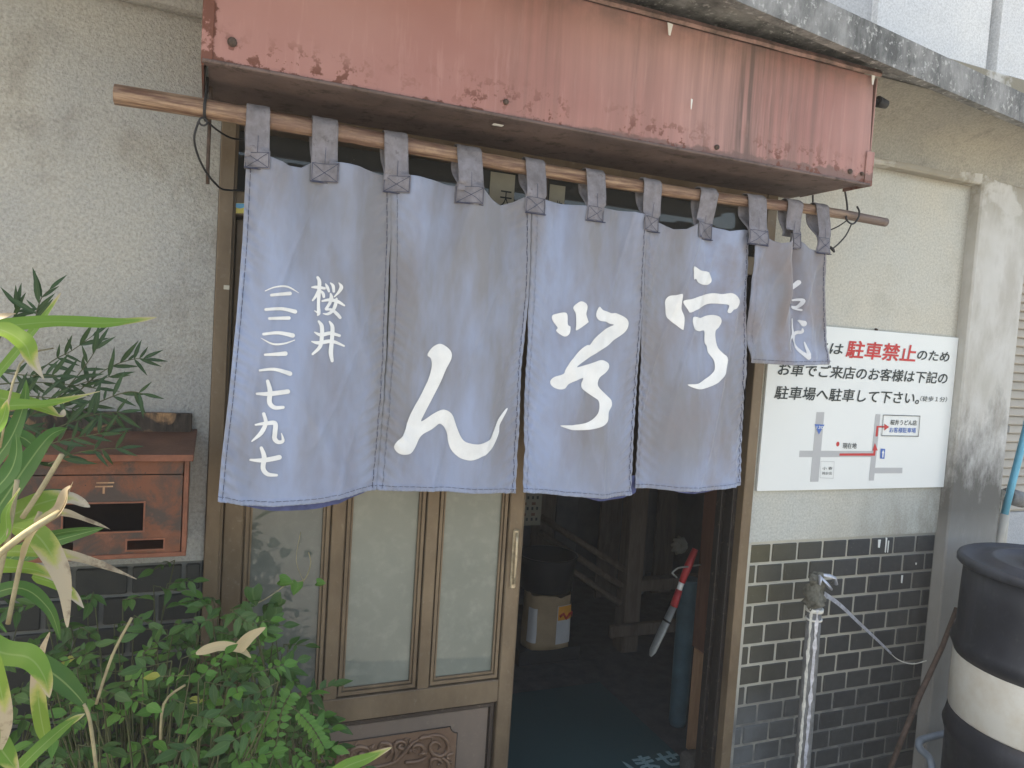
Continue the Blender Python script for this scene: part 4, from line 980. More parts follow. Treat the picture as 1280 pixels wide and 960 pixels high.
# hooks, wires and cords holding the pole
hk = empty('hanging_hook', (-1.697, YN, 2.0), 'dark wire hook holding up the left end of the bamboo pole', 'hook')
b = MB(); b.tube([(-1.697, -.19, 2.04), (-1.697, -.19, 2.01), (-1.698, -.215, 1.998), (-1.700, -.225, 1.975), (-1.700, -.222, 1.955), (-1.698, -.20, 1.947), (-1.696, -.178, 1.955), (-1.696, -.176, 1.99)], .003, 8); b.build('wire', M['wire'], hk)
b = MB(); b.tube([(-1.702+.008*math.cos(a), -.215, 1.940+.008*math.sin(a)) for a in [i*PI/5 for i in range(11)]], .0022, 6); b.build('ring', M['wire'], hk)
b = MB(); b.tube([(-1.690, -.16, 2.03), (-1.690, -.12, 1.86), (-1.689, -.11, 1.83)], .004, 8); b.build('rod', M['rustrod'], hk)
cd = empty('black_cord', (-1.70, -.18, 1.85), 'thin black cord looped between the left hook and the door frame', 'cord')
b = MB(); b.tube(spline([(-1.711,-0.200,1.942),(-1.718,-0.200,1.911),(-1.713,-0.170,1.885),(-1.696,-0.140,1.855),(-1.675,-0.100,1.837),(-1.654,-0.050,1.832),(-1.608,-0.010,1.843)], 6), .0024, 7); b.build('loop', M['wire'], cd)
b = MB(); b.tube(spline([(-1.699,-0.200,1.949),(-1.673,-0.150,1.942),(-1.642,-0.100,1.941),(-1.601,-0.030,1.959)], 6), .0022, 7); b.build('strand', M['wire'], cd)
hr = empty('hanging_hook', (.14, YN, 2.0), 'dark wire hook curled round the right end of the bamboo pole', 'hook')
b = MB(); b.tube(spline([(0.099,-0.190,2.044),(0.109,-0.190,2.017),(0.116,-0.190,1.988),(0.085,-0.220,1.952),(0.112,-0.220,1.941),(0.132,-0.220,1.962),(0.128,-0.225,1.980),(0.122,-0.220,1.995)], 6), .0028, 8); b.build('wire', M['wire'], hr)
b = MB(); b.tube(spline([(-0.033,-0.200,2.011),(-0.019,-0.190,1.972)], 4), .0026, 8); b.build('drop_wire', M['wire'], hr)
cr = empty('black_cord', (.1, YN, 1.9), 'knotted black cord hanging below the right end of the bamboo pole', 'cord')
b = MB(); b.tube(spline([(0.127,-0.200,1.943),(0.106,-0.200,1.904),(0.065,-0.200,1.866),(0.050,-0.190,1.867),(0.041,-0.170,1.866)], 6), .0022, 7); b.build('strand', M['wire'], cr)
b = MB(); b.tube(spline([(0.106,-0.200,1.952),(0.080,-0.190,1.931),(0.051,-0.170,1.915)], 6), .0020, 7); b.build('strand', M['wire'], cr)
b = MB(); b.tube([(0.052,-0.200,1.867),(0.063,-0.200,1.861),(0.070,-0.200,1.854)], [.004, .005, .003], 8); b.build('knot', M['wire'], cr)

# ------------------------------------------------------------------ parking notice
sg = empty('parking_sign', (.458, -.01, 1.36), 'white parking notice board with black and red Japanese text over a small street map', 'sign')
MB().box(.018, .894, -.012, -.003, 1.080, 1.640, .0008).build('board', M['board'], sg)
SG = {'l1': (0.13,1.561,0.334,1.572),'red': (0.348,1.564,0.679,1.572),'l1b': (0.689,1.566,0.853,1.567),'l2': (0.061,1.481,0.854,1.493),'l3': (0.055,1.408,0.707,1.41),'sm': (0.726,1.408,0.863,1.411),'genz': (0.373,1.234,0.437,1.234),'box1': (0.588,1.319,0.719,1.32),'box2': (0.587,1.292,0.718,1.292),'shop1': (0.29,1.155,0.335,1.155),'shop2': (0.291,1.138,0.335,1.138),'n130': (0.246,1.296,0.276,1.297),'r1': [(0.242,1.348),(0.277,1.349),(0.278,1.109),(0.241,1.109)],'r2': [(0.183,1.216),(0.529,1.216),(0.53,1.194),(0.183,1.194)],'r3': [(0.514,1.347),(0.537,1.347),(0.535,1.11),(0.511,1.11)],'r4': [(0.527,1.156),(0.67,1.155),(0.671,1.135),(0.528,1.136)],'red1': [(0.362,1.207),(0.53,1.208),(0.529,1.199),(0.362,1.199)],'red2': [(0.523,1.306),(0.561,1.306),(0.562,1.3),(0.532,1.3),(0.533,1.268),(0.522,1.268)],'ar1': [(0.559,1.314),(0.584,1.303),(0.562,1.29)],'ar2': [(0.522,1.245),(0.539,1.218),(0.514,1.218)],'tri': [(0.237,1.307),(0.281,1.306),(0.26,1.272)],'bs': [(0.552,1.225),(0.574,1.224),(0.575,1.188),(0.554,1.189)],'red3': [(0.519,1.22),(0.53,1.22),(0.529,1.199),(0.52,1.199)],'bsw': [(0.564,1.22),(0.571,1.209),(0.559,1.209)],'bsw2': [(0.562,1.209),(0.568,1.209),(0.568,1.193),(0.563,1.193)],'box': [(0.549,1.345),(0.73,1.345),(0.732,1.271),(0.55,1.271)],'sbox': [(0.279,1.18),(0.339,1.179),(0.341,1.12),(0.281,1.123)],'dot': [(0.341,1.229),(0.36,1.25)]}
def zc(k): return (SG[k][1]+SG[k][3])/2
ys = -.0135
text('道路は', SG['l1'][0], SG['l1'][2], zc('l1')-.0, .040, ys, M['ink'], sg, shear=.12, off=.004, bold=.0010)
text('駐車禁止', SG['red'][0], SG['red'][2], zc('red'), .060, ys, M['inkred'], sg, shear=.10, off=.006, bold=.0020)
text('のため', SG['l1b'][0], SG['l1b'][2], zc('l1b'), .036, ys, M['ink'], sg, shear=.12, off=.004, bold=.0010)
text('お車でご来店のお客様は下記の', SG['l2'][0], SG['l2'][2], zc('l2'), .043, ys, M['ink'], sg, shear=.12, off=.004, bold=.0010)
text('駐車場へ駐車して下さい。', SG['l3'][0], SG['l3'][2]+.012, zc('l3'), .044, ys, M['ink'], sg, shear=.12, off=.004, bold=.0010)
text('（徒歩１分）', SG['sm'][0], SG['sm'][2], zc('sm'), .020, ys, M['ink'], sg, shear=.1, off=.004)
text('現在地', SG['genz'][0], SG['genz'][2], zc('genz'), .020, ys, M['ink'], sg, bold=.0003)
text('桜井うどん店', SG['box1'][0], SG['box1'][2], zc('box1'), .019, ys, M['ink'], sg, bold=.0004)
text('お客様駐車場', SG['box2'][0], SG['box2'][2], zc('box2'), .019, ys, M['inkblue'], sg, bold=.0004)
text('小 春', SG['shop1'][0], SG['shop1'][2], zc('shop1'), .011, ys, M['ink'], sg)
text('時計店', SG['shop2'][0], SG['shop2'][2], zc('shop2'), .011, ys, M['ink'], sg)
for i, (kk, mm) in enumerate((('r2', 'inkgrey'), ('r1', 'inkgrey'), ('r4', 'inkgrey'), ('r3', 'inkgrey'), ('red1', 'inkred'), ('red3', 'inkred'), ('red2', 'inkred'), ('ar1', 'inkred'), ('ar2', 'inkred'), ('tri', 'inkblue'), ('bs', 'inkblue'))):
    y0 = -.0123-.00018*i
    MB().prism(SG[kk], y0-.0001, y0).build('map_mark', M[mm], sg)
for kk in ('bsw', 'bsw2'): MB().prism(SG[kk], -.0148, -.0146).build('map_mark', M['board'], sg)
text('130', SG['n130'][0], SG['n130'][2], zc('n130'), .010, -.0148, M['board'], sg, bold=.0003)
(dx, dz), (ex, ez) = SG['dot']; MB().prism([((dx+ex)/2+.0075*math.cos(a*PI/6), (dz+ez)/2+.0085*math.sin(a*PI/6)) for a in range(12)], -.0126, -.0124).build('map_mark', M['inkred'], sg)
def frame_marks(poly, w, mat):
    for a, c in zip(poly, poly[1:]+poly[:1]):
        a, c = np.array(a), np.array(c); d = (c-a)/np.hypot(*(c-a)); n2 = np.array([-d[1], d[0]])*w/2; e = d*w/2
        MB().prism([tuple(a-n2-e), tuple(c-n2+e), tuple(c+n2+e), tuple(a+n2-e)], -.0152-.0001*(abs(d[0]) > .5), -.0151-.0001*(abs(d[0]) > .5)).build('map_mark', mat, sg)
frame_marks(SG['box'], .0024, M['ink']); frame_marks(SG['sbox'], .0012, M['inkgrey'])
MB().tube([(.487, -.002, 1.645), (.487, -.010, 1.643)], .004, 8).build('screw', M['rustrod'], sg)

# ------------------------------------------------------------------ drum
dr = empty('plastic_drum', (.91, -.445, -.02), 'navy plastic drum with a white band and lid at the right edge', 'drum')
c = (.91, -.445, -.02)
MB().lathe([(.268, .0), (.280, .02), (.282, .30), (.288, .325), (.294, .345), (.288, .365), (.281, .405)], c).build('lower_body', M['drum'], dr)
MB().lathe([(.2805, .4055), (.2825, .41), (.2835, .50), (.2825, .592), (.2805, .5975)], c).build('white_band', M['band'], dr)
MB().lathe([(.281, .598), (.290, .622), (.296, .637), (.290, .654), (.281, .672), (.279, .80), (.276, .895), (.270, .898)], c).build('upper_body', M['drum'], dr)
MB().lathe([(.283, .897), (.293, .899), (.298, .904), (.298, .917), (.294, .925), (.284, .930), (.274, .922), (.222, .919), (.205, .932), (.19, .934), (.178, .922), (.11, .923), (.095, .936), (.03, .938)], c, 64).build('lid', M['lid'], dr)

# ------------------------------------------------------------------ standpipe tap
tp = empty('wrapped_standpipe', (.20, -.12, 0), 'tall outdoor tap pipe wrapped in peeling silver and white tape before the tiles', 'standpipe')
b = MB(); b.tube([(.212, -.12, -.02), (.209, -.12, .3), (.205, -.12, .55), (.202, -.12, .735)], [.026, .025, .024, .023], 14); b.build('pipe', M['pipegrey'], tp)
for (dx, w, mt, ph) in ((-.009, .011, 'whitetape', 0.), (.009, .012, 'fittape', 2.)):
    vs = []; fs = []; rg0 = random.Random(int(ph)+4)
    for i in range(61):
        z = lerp(-.01, .715, i/60); cx_ = lerp(.212, .203, i/60); ww = w*(.75+.9*noise.noise(Vector((i*.35, ph, 0))))
        jit = .0028*noise.noise(Vector((i*.8, ph+5, 0)))
        for s_ in (-1, -.3, .3, 1):
            tt = dx+jit+s_*ww/2; out = math.sqrt(max(0, .0262**2-tt*tt))+.0012+.0016*rg0.random()
            vs.append((cx_-.72*out+.70*tt, -.12-.70*out-.72*tt, z))
    for i in range(60):
        for j in range(3): a = 4*i+j; fs.append((a, a+1, a+5, a+4))
    meshobj('tape_strip', vs, fs, M[mt], tp, smooth=False)
b = MB(); b.tube([(.203, -.12, .70), (.203, -.12, .712)], .028, 14); b.tube([(.203, -.12, .672), (.203, -.12, .678)], .027, 14); b.build('tie', M['whitetape'], tp)
b = MB(); b.tube([(.202, -.12, .715), (.201, -.12, .73), (.198, -.121, .745), (.196, -.121, .762), (.198, -.123, .78), (.200, -.125, .80), (.197, -.125, .815), (.194, -.125, .828)], [.024, .027, .028, .030, .027, .023, .019, .012], 14)
b.tube([(.20, -.125, .79), (.172, -.128, .822)], [.018, .012], 7); 
for q in b.bm.verts: q.co += Vector((noise.noise(q.co*45), noise.noise(q.co*45+Vector((5, 0, 0))), noise.noise(q.co*45+Vector((0, 7, 0)))))*.022
b.build('tap_wrapping', M['foam'], tp)
b = MB(); b.tube([(.19, -.14, .828), (.215, -.15, .800), (.235, -.15, .785)], [.008, .012, .010], 7, flat=.5)
b.tube([(.20, -.13, .829), (.235, -.14, .822), (.262, -.14, .815), (.262, -.14, .795)], [.007, .009, .008, .011], 7, flat=.5); b.tube([(.19, -.145, .825), (.184, -.15, .80)], [.009, .006], 6, flat=.4); 
for q in b.bm.verts: q.co += Vector((noise.noise(q.co*90), noise.noise(q.co*90+Vector((5, 0, 0))), noise.noise(q.co*90+Vector((0, 7, 0)))))*.006
b.build('foil_knot', M['fittape'], tp)
def flatband(name, P, w, mat, parent):
    P = spline(P, 8); vs = []; fs = []
    for i, p in enumerate(P):
        d = P[min(i+1, len(P)-1)]-P[max(i-1, 0)]; d = Vector(d).normalized(); sdv = d.cross(Vector((.25, -1, .1))).normalized()
        ww = w[0] + (w[1]-w[0])*i/len(P)
        for s in (-1, 0, 1): q = Vector(p)+sdv*ww*s/2; vs.append((q.x, q.y-(1-abs(s))*.002, q.z))
    for i in range(len(P)-1):
        for j in range(2): a = 3*i+j; fs.append((a, a+1, a+4, a+3))
    return meshobj(name, vs, fs, mat, parent, smooth=True)
flatband('trailing_strap', [(0.227,-0.130,0.761),(0.323,-0.110,0.709),(0.446,-0.090,0.625),(0.585,-0.060,0.533),(0.671,-0.040,0.475)], (.016, .008), M['fittape'], tp)
flatband('strap_tail', [(0.653,-0.040,0.489),(0.706,-0.040,0.450),(0.770,-0.050,0.430),(0.831,-0.060,0.440)], (.003, .005), M['whitetape'], tp)

# rod, drain
ro = MB().tube([(0.867,-0.130,0.663),(0.813,-0.130,0.525),(0.709,-0.140,0.365),(0.583,-0.150,0.115)], [.008, .009, .010, .009], 9).build('iron_rod', M['rustrod']); tag(ro, 'rusty iron rod leaning between the tiled wall and the drum', 'rod')
dp = MB().tube(spline([(0.931,-0.100,0.171),(0.847,-0.100,0.168),(0.773,-0.110,0.169),(0.764,-0.120,0.146),(0.792,-0.140,0.117),(0.788,-0.160,0.078)], 5), .013, 10).build('drain_hose', M['pvc']); tag(dp, 'bent blue grey drain pipe on the ground beside the drum', 'pipe')
rb = MB()
for (x, y, s) in ((.80, -.07, .02), (.70, -.06, .018), (.62, -.05, .014), (.55, -.08, .02), (.75, -.13, .016)):
    rb.box(x-s, x+s, y-s*.8, y+s*.8, -.025, -.02+s, .004, Matrix.Translation((x, y, 0)) @ Matrix.Rotation(x*9, 4, 'Z') @ Matrix.Translation((-x, -y, 0)))
tag(rb.build('rubble', M['darkconcrete']), kind='stuff', label='loose rubble at the foot of the tiled wall')

# ------------------------------------------------------------------ mailbox and plank
mb = empty('mailbox', (-1.85, -.07, 1.1), 'rusted red metal mailbox with slots on the stucco wall', 'mailbox')
mx0, mx1, mf, mz0, mz1 = -2.10, -1.703, -.15, .994, 1.225
b = MB(); b.box(mx0, mx1, -.004, -.002, mz0, mz1); b.box(mx0, mx0+.004, mf, -.0045, mz0, mz1); b.box(mx1-.004, mx1, mf, -.0045, mz0, mz1); b.box(mx0+.0045, mx1-.0045, mf, -.0045, mz0, mz0+.004); b.build('casing', M['mailtrim'], mb)
b = MB(); t_ = .010
b.box(mx0, mx1, mf-.006, mf+.004, mz0, mz0+t_, .001); b.box(mx1-t_, mx1, mf-.006, mf+.004, mz0+t_+.0002, mz1-.0002, .001); b.box(mx0, mx0+t_, mf-.006, mf+.004, mz0+t_+.0002, mz1-.0002, .001); b.build('rim', M['mailtrim'], mb)
# door plate with two openings, laid up from strips round the holes
def holed(x0, x1, z0, z1, holes, y0, y1, name, mat, parent):
    xs = sorted({x0, x1, *[h[0] for h in holes], *[h[1] for h in holes]}); zs = sorted({z0, z1, *[h[2] for h in holes], *[h[3] for h in holes]})
    bm = bmesh.new(); g = {}
    def V(i, j, y): 
        if (i, j, y) not in g: g[(i, j, y)] = bm.verts.new((xs[i], y, zs[j]))
        return g[(i, j, y)]
    solid = lambda i, j: 0 <= i < len(xs)-1 and 0 <= j < len(zs)-1 and not any(h[0] <= (xs[i]+xs[i+1])/2 <= h[1] and h[2] <= (zs[j]+zs[j+1])/2 <= h[3] for h in holes)
    for i in range(len(xs)-1):
        for j in range(len(zs)-1):
            if not solid(i, j): continue
            bm.faces.new((V(i,j,y0),V(i+1,j,y0),V(i+1,j+1,y0),V(i,j+1,y0))); bm.faces.new((V(i,j,y1),V(i,j+1,y1),V(i+1,j+1,y1),V(i+1,j,y1)))
            if not solid(i-1, j): bm.faces.new((V(i,j,y0),V(i,j+1,y0),V(i,j+1,y1),V(i,j,y1)))
            if not solid(i+1, j): bm.faces.new((V(i+1,j,y0),V(i+1,j,y1),V(i+1,j+1,y1),V(i+1,j+1,y0)))
            if not solid(i, j-1): bm.faces.new((V(i,j,y0),V(i,j,y1),V(i+1,j,y1),V(i+1,j,y0)))
            if not solid(i, j+1): bm.faces.new((V(i,j+1,y0),V(i+1,j+1,y0),V(i+1,j+1,y1),V(i,j+1,y1)))
    q = MB(); q.bm.free(); q.bm = bm; return q.build(name, mat, parent)
dz0, dz1 = mz0+.0105, 1.178
md = holed(mx0+.012, mx1-.0125, dz0, dz1, [(-1.945, -1.792, 1.055, 1.117), (-1.822, -1.750, 1.013, 1.034), (-1.975, -1.925, 1.013, 1.034)], mf-.003, mf+.0, 'door', M['mail'], mb)
MB().box(mx0+.02, mx1-.02, -.02, -.016, dz0, dz1).build('interior', M['slot'], mb)
b = MB()
for (a, c2, e, f2) in ((-1.945, -1.792, 1.055, 1.117), (-1.822, -1.750, 1.013, 1.034)):
    w = .0035
    b.box(a-w, c2+w, mf-.0055, mf-.0032, f2, f2+w); b.box(a-w, c2+w, mf-.0055, mf-.0032, e-w, e); b.box(a-w, a, mf-.0055, mf-.0032, e+.0001, f2-.0001); b.box(c2, c2+w, mf-.0055, mf-.0032, e+.0001, f2-.0001)
b.build('slot_frame', M['mailtrim'], md)
b = MB(); ex, ez = -1.868, 1.163   # raised postal mark
b.box(ex-.017, ex+.017, mf-.0052, mf-.0032, ez-.0018, ez+.0012); b.box(ex-.019, ex+.015, mf-.0052, mf-.0032, ez-.010, ez-.007); b.box(ex-.0045, ex-.0005, mf-.0052, mf-.0032, ez-.024, ez-.0101); b.build('postal_mark', M['woodpale'], md)
MB().box(mx0+.012, mx1-.0125, mf-.002, mf+.0, 1.1805, mz1-.001).build('upper_strip', M['mail'], mb)
b = MB(); b.prism([(0, 0), (1, 0), (1, 1)], 0, 1); b.bm.free(); b.bm = bmesh.new()
L0, L1 = mx0-.012, mx1+.008
V8 = [(L0, mf-.016, mz1-.012), (L1, mf-.016, mz1-.012), (L1+.004, -.004, mz1+.024), (L0, -.004, mz1+.024)]
lo = [b.bm.verts.new(v) for v in V8]; hi = [b.bm.verts.new((v[0], v[1], v[2]+.012)) for v in V8]
b.bm.faces.new(lo[::-1]); b.bm.faces.new(hi)
for i in range(4): b.bm.faces.new((lo[i], lo[(i+1)%4], hi[(i+1)%4], hi[i]))
ld = b.build('lid', M['maillid'], mb)
MB().box(L0, L1, mf-.0185, mf-.0163, mz1-.014, mz1+.0008, .0008).build('lid_edge', M['mailtrim'], ld)
pk = MB().box(-2.22, -1.703, -.024, -.002, 1.235, 1.300, .002).build('charred_plank', M['burnt']); tag(pk, 'dark charred wooden plank fixed to the wall just above the mailbox', 'plank')

# ------------------------------------------------------------------ interior
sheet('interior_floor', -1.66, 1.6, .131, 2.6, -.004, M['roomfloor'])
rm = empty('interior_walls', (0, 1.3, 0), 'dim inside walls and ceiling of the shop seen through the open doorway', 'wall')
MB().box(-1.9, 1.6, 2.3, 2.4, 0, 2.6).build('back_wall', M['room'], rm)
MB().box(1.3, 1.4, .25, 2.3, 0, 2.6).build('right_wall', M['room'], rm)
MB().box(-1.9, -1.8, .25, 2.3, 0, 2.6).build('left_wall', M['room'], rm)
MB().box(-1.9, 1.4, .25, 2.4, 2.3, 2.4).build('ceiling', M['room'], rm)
for i, x in enumerate((-.05, .10, .25, .55, .75, .95)):
    MB().box(x, x+.145, 1.92, 1.94, .0, 2.2, .003).build('wall_board', M['wooddark' if i % 2 else 'room'], rm)
ps = empty('interior_post', (.335, 1.2, 0), 'old dark wooden post with sill inside the shop, behind the saw', 'post')
MB().box(.29, .385, 1.17, 1.26, 0, 2.2, .004).build('post', M['wooddark'], ps)
MB().box(.385, 1.1, 1.19, 1.25, .30, .36, .004).build('rail', M['wooddark'], ps)
MB().box(.20, 1.1, 1.13, 1.16, .10, .16, .004).build('sill', M['wooddark'], ps)
for i in range(3):
    MB().tube([(-.05, 1.5, .62-.08*i), (.29, 1.2, .42-.09*i)], .018, 4).build('brace', M['wooddark'], ps)
p2 = empty('door_post', (.10, .33, 0), 'reddish wooden post inside the doorway with a lower part painted pale as if lit', 'post')
MB().box(.085, .150, .27, .35, .40, 2.2, .003).build('upper_post', M['woodred'], p2)
MB().box(.086, .140, .268, .34, 0, .3995, .003).build('lit_base', M['woodpale'], p2)  # light on the post's foot put into a paler orange wood
MB().box(.080, .142, .262, .2675, .30, .345, .002).build('patch', M['woodred'], p2)
wm = MB().box(-.80, .02, .20, .90, .0, .012, .003).build('door_mat', M['mat']); tag(wm, 'dark green entrance mat with pale lettering inside the doorway', 'mat')
w2 = MB().box(-.80, -.22, .24, .86, .0135, .020, .002).build('mat_overlay', M['mat'], wm)
def flat_text(s, c, h, ang, parent):
    cu = bpy.data.curves.new('t', 'FONT'); cu.body = s; cu.size = h; cu.align_x = 'CENTER'; cu.offset = .004; cu.resolution_u = 3
    o = bpy.data.objects.new('t', cu); COL.objects.link(o); bpy.context.view_layer.update()
    me = bpy.data.meshes.new_from_object(o.evaluated_get(bpy.context.evaluated_depsgraph_get())); bpy.data.objects.remove(o)
    me.materials.clear(); me.materials.append(M['matpale']); me.name = 'lettering'
    o = obj('lettering', me, parent); o.location = Vector(c)-root_loc(parent); o.rotation_euler = (0, 0, ang)
flat_text('いらっしゃいませ', (-.40, .235, .0135), .105, 0, wm)
bg = empty('paper_bag', (-.12, 1.2, .05), 'brown kraft paper sack with orange and white labels inside the doorway', 'bag')
vs = []; fs = []
bx = -.115; by = 1.22
ringp = []
for j in range(9):
    t = j/8; z = .075+.255*t
    for i in range(24):
        a = 2*PI*i/24; rr = 1/ max(abs(math.cos(a))**1, abs(math.sin(a)))**.35
        w = .128*(1-.05*t)*rr*(1+.05*noise.noise(Vector((math.cos(a)*2, math.sin(a)*2, z*9)))); d = .085*rr
        vs.append((bx+w*math.cos(a)*.92, by+d*math.sin(a), z+.030*noise.noise(Vector((math.cos(a)*2.5, math.sin(a)*2.5, 4)))*t))
for j in range(8):
    for i in range(24): a = j*24+i; b_ = j*24+(i+1)%24; fs.append((a, b_, b_+24, a+24))
fs.append(tuple(range(23, -1, -1)))
meshobj('sack', vs, fs, M['kraft'], bg, smooth=True)
def sackpt(a, z, off):
    rr = 1/ max(abs(math.cos(a)), abs(math.sin(a)))**.35; j = (z-.075)/.255
    w = .128*(1-.05*j)*rr*(1+.05*noise.noise(Vector((math.cos(a)*2, math.sin(a)*2, z*9)))); d = .085*rr
    return (bx+(w*.92+off)*math.cos(a), by+(d+off)*math.sin(a), z)
def sacklabel(name, a0, a1, z0, z1, off, mat, parent):
    vs = []; fs = []
    for i in range(9):
        for j in range(5): vs.append(sackpt(lerp(a0, a1, i/8), lerp(z0, z1, j/4), off))
    for i in range(8):
        for j in range(4): q = i*5+j; fs.append((q, q+1, q+6, q+5))
    return meshobj(name, vs, fs, mat, parent, smooth=True)
sacklabel('label', -2.75, -2.25, .11, .275, .004, M['label'], bg)
lb = sacklabel('label', -1.45, -.35, .10, .285, .004, M['label'], bg)
sacklabel('orange_band', -1.42, -.38, .215, .283, .0055, M['orange'], lb)
b = MB(); b.tube([sackpt(-1.35+.16*i, .235+.016*math.sin(i*2.2), .008) for i in range(6)], .006, 6); b.build('red_mark', M['redprint'], lb)
bn = MB().lathe([(.10, .335), (.125, .345), (.14, .47), (.145, .50), (.15, .505), (.135, .505), (.12, .34)], (bx, by+.03, 0), 28).build('dark_bucket', M['bluebin']); tag(bn, 'blackish bucket standing behind and above the paper sack', 'bucket')
tb_ = MB().box(bx-.16, bx+.16, by-.07, by+.2, .0, .072, .004).build('low_crate', M['bluebin']); tag(tb_, 'low dark crate under the paper sack', 'crate')
# calendar
ca = MB().box(-.30, -.085, 1.42, 1.424, .60, .82).build('wall_calendar', M['paperdim']); tag(ca, 'printed calendar sheet hanging inside, just below the curtain hem', 'calendar')
b = MB()
for r_ in range(3):
    for c_ in range(6): b.box(-.245+.026*c_, -.235+.026*c_, 1.4165, 1.4185, .625+.055*r_, .640+.055*r_)
b.build('printed_boxes', M['ink'], ca, kind='stuff')
b = MB()
for r_ in range(2):
    for c_ in range(3): b.box(-.24+.05*c_, -.22+.05*c_, 1.4165, 1.4185, .65+.055*r_, .664+.055*r_)
b.build('red_boxes', M['maillid'], ca, kind='stuff')
sw = empty('pruning_saw', (.0, .3, .6), 'red handled pruning saw in a grey sheath hanging by the inner post', 'saw')
A = Vector((0.027,0.300,0.796)); B_ = Vector((-0.022,0.300,0.672)); C_ = Vector((-0.049,0.300,0.584)); D_ = Vector((-0.134,0.300,0.404))
b = MB(); b.tube([A, A.lerp(B_, .5), B_], [.013, .017, .014], 12, flat=.8); b.build('handle', M['sawred'], sw)
b = MB(); b.tube([B_, B_.lerp(C_, .35)], [.013, .012], 8, flat=.7); b.build('ferrule', M['white'], sw)
b = MB(); b.tube([B_.lerp(C_, .3), C_], [.016, .019], 10, flat=.6); b.build('sheath_mouth', M['sawred'], sw)
b = MB(); b.tube([C_, C_.lerp(D_, .5), C_.lerp(D_, .9), D_], [.018, .021, .018, .007], 10, flat=.45); b.build('sheath', M['steel'], sw)
b = MB(); q1 = C_.lerp(D_, .28); b.tube([q1, q1.lerp(D_, .05)], [.0225, .0225], 10, flat=.5); b.build('strap', M['black'], sw)
b = MB(); b.tube(spline([(-0.075,0.290,0.715),(-0.049,0.290,0.731),(0.000,0.290,0.734),(0.050,0.290,0.738)], 4), .0035, 7); b.tube([(-0.075,0.290,0.715),(-0.052,0.290,0.696)], .0035, 7); b.build('hook', M['steel'], sw)
tl = MB().lathe([(.030, 0), (.036, .02), (.040, .60), (.042, .61)], (.16, .50, .0), 18).build('teal_canister', M['teal']); tag(tl, 'narrow teal plastic container half hidden behind the reddish post', 'container')
fl = MB()
for i in range(9):
    a = i*2*PI/9; fl.tube([(.53, 1.1, .56), (.53+.03*math.cos(a), 1.08, .56+.03*math.sin(a)), (.53+.045*math.cos(a+.3), 1.1, .56+.045*math.sin(a+.3))], [.014, .018, .006], 6)
tag(fl.build('cloth_flower', M['paperdim']), 'small pale ragged rosette hanging beside the dark post', 'decoration')
bs = MB().box(-.03, .05, .16, .23, .0, .075, .02, seg=2).build('stone', M['darkconcrete']); tag(bs, 'rounded grey stone at the foot of the reddish post', 'stone')

# ------------------------------------------------------------------ plants
def blade(name, pts, width, mat, parent, fold=.25, hint=(0, -.75, .65), twist=0., n=7, ruffle=.0):
    P = spline(pts, n); m = len(P); vs = []; fs = []; uv = []
    h = Vector(hint).normalized()
    for i, p in enumerate(P):
        t = i/(m-1); p = Vector(p)
        d = (Vector(P[min(i+1, m-1)])-Vector(P[max(i-1, 0)])).normalized()
        s = d.cross(h)
        if s.length < .15: s = d.cross(Vector((.6, -.3, .7)))
        s.normalize(); nn_ = s.cross(d).normalized()
        ang = twist*t; s2 = s*math.cos(ang)+nn_*math.sin(ang); n2 = s2.cross(d)
        w = width*.5*min(1, (t/.18+.12))**.8*(1-max(0, (t-.35)/.65)**1.7)+.0006
        rf = ruffle*width*math.sin(t*19+width*900)
        for j, (a, f) in enumerate(((-1, 1), (-.5, .35), (0, 0), (.5, .35), (1, 1))):
            q = p+s2*a*w+n2*(fold*w*f + rf*(a if j != 2 else 0)); vs.append(tuple(q)); uv.append((t, j/4))
    for i in range(m-1):
        for j in range(4): a = i*5+j; fs.append((a, a+1, a+6, a+5))
    return meshobj(name, vs, fs, mat, parent, smooth=True, uv=uv)
sb = empty('bamboo_grass', (-2.35, -.8, .03), 'clump of broad leaved bamboo grass at the left edge with dry pale leaf tips', 'bamboo')
Y1 = 0
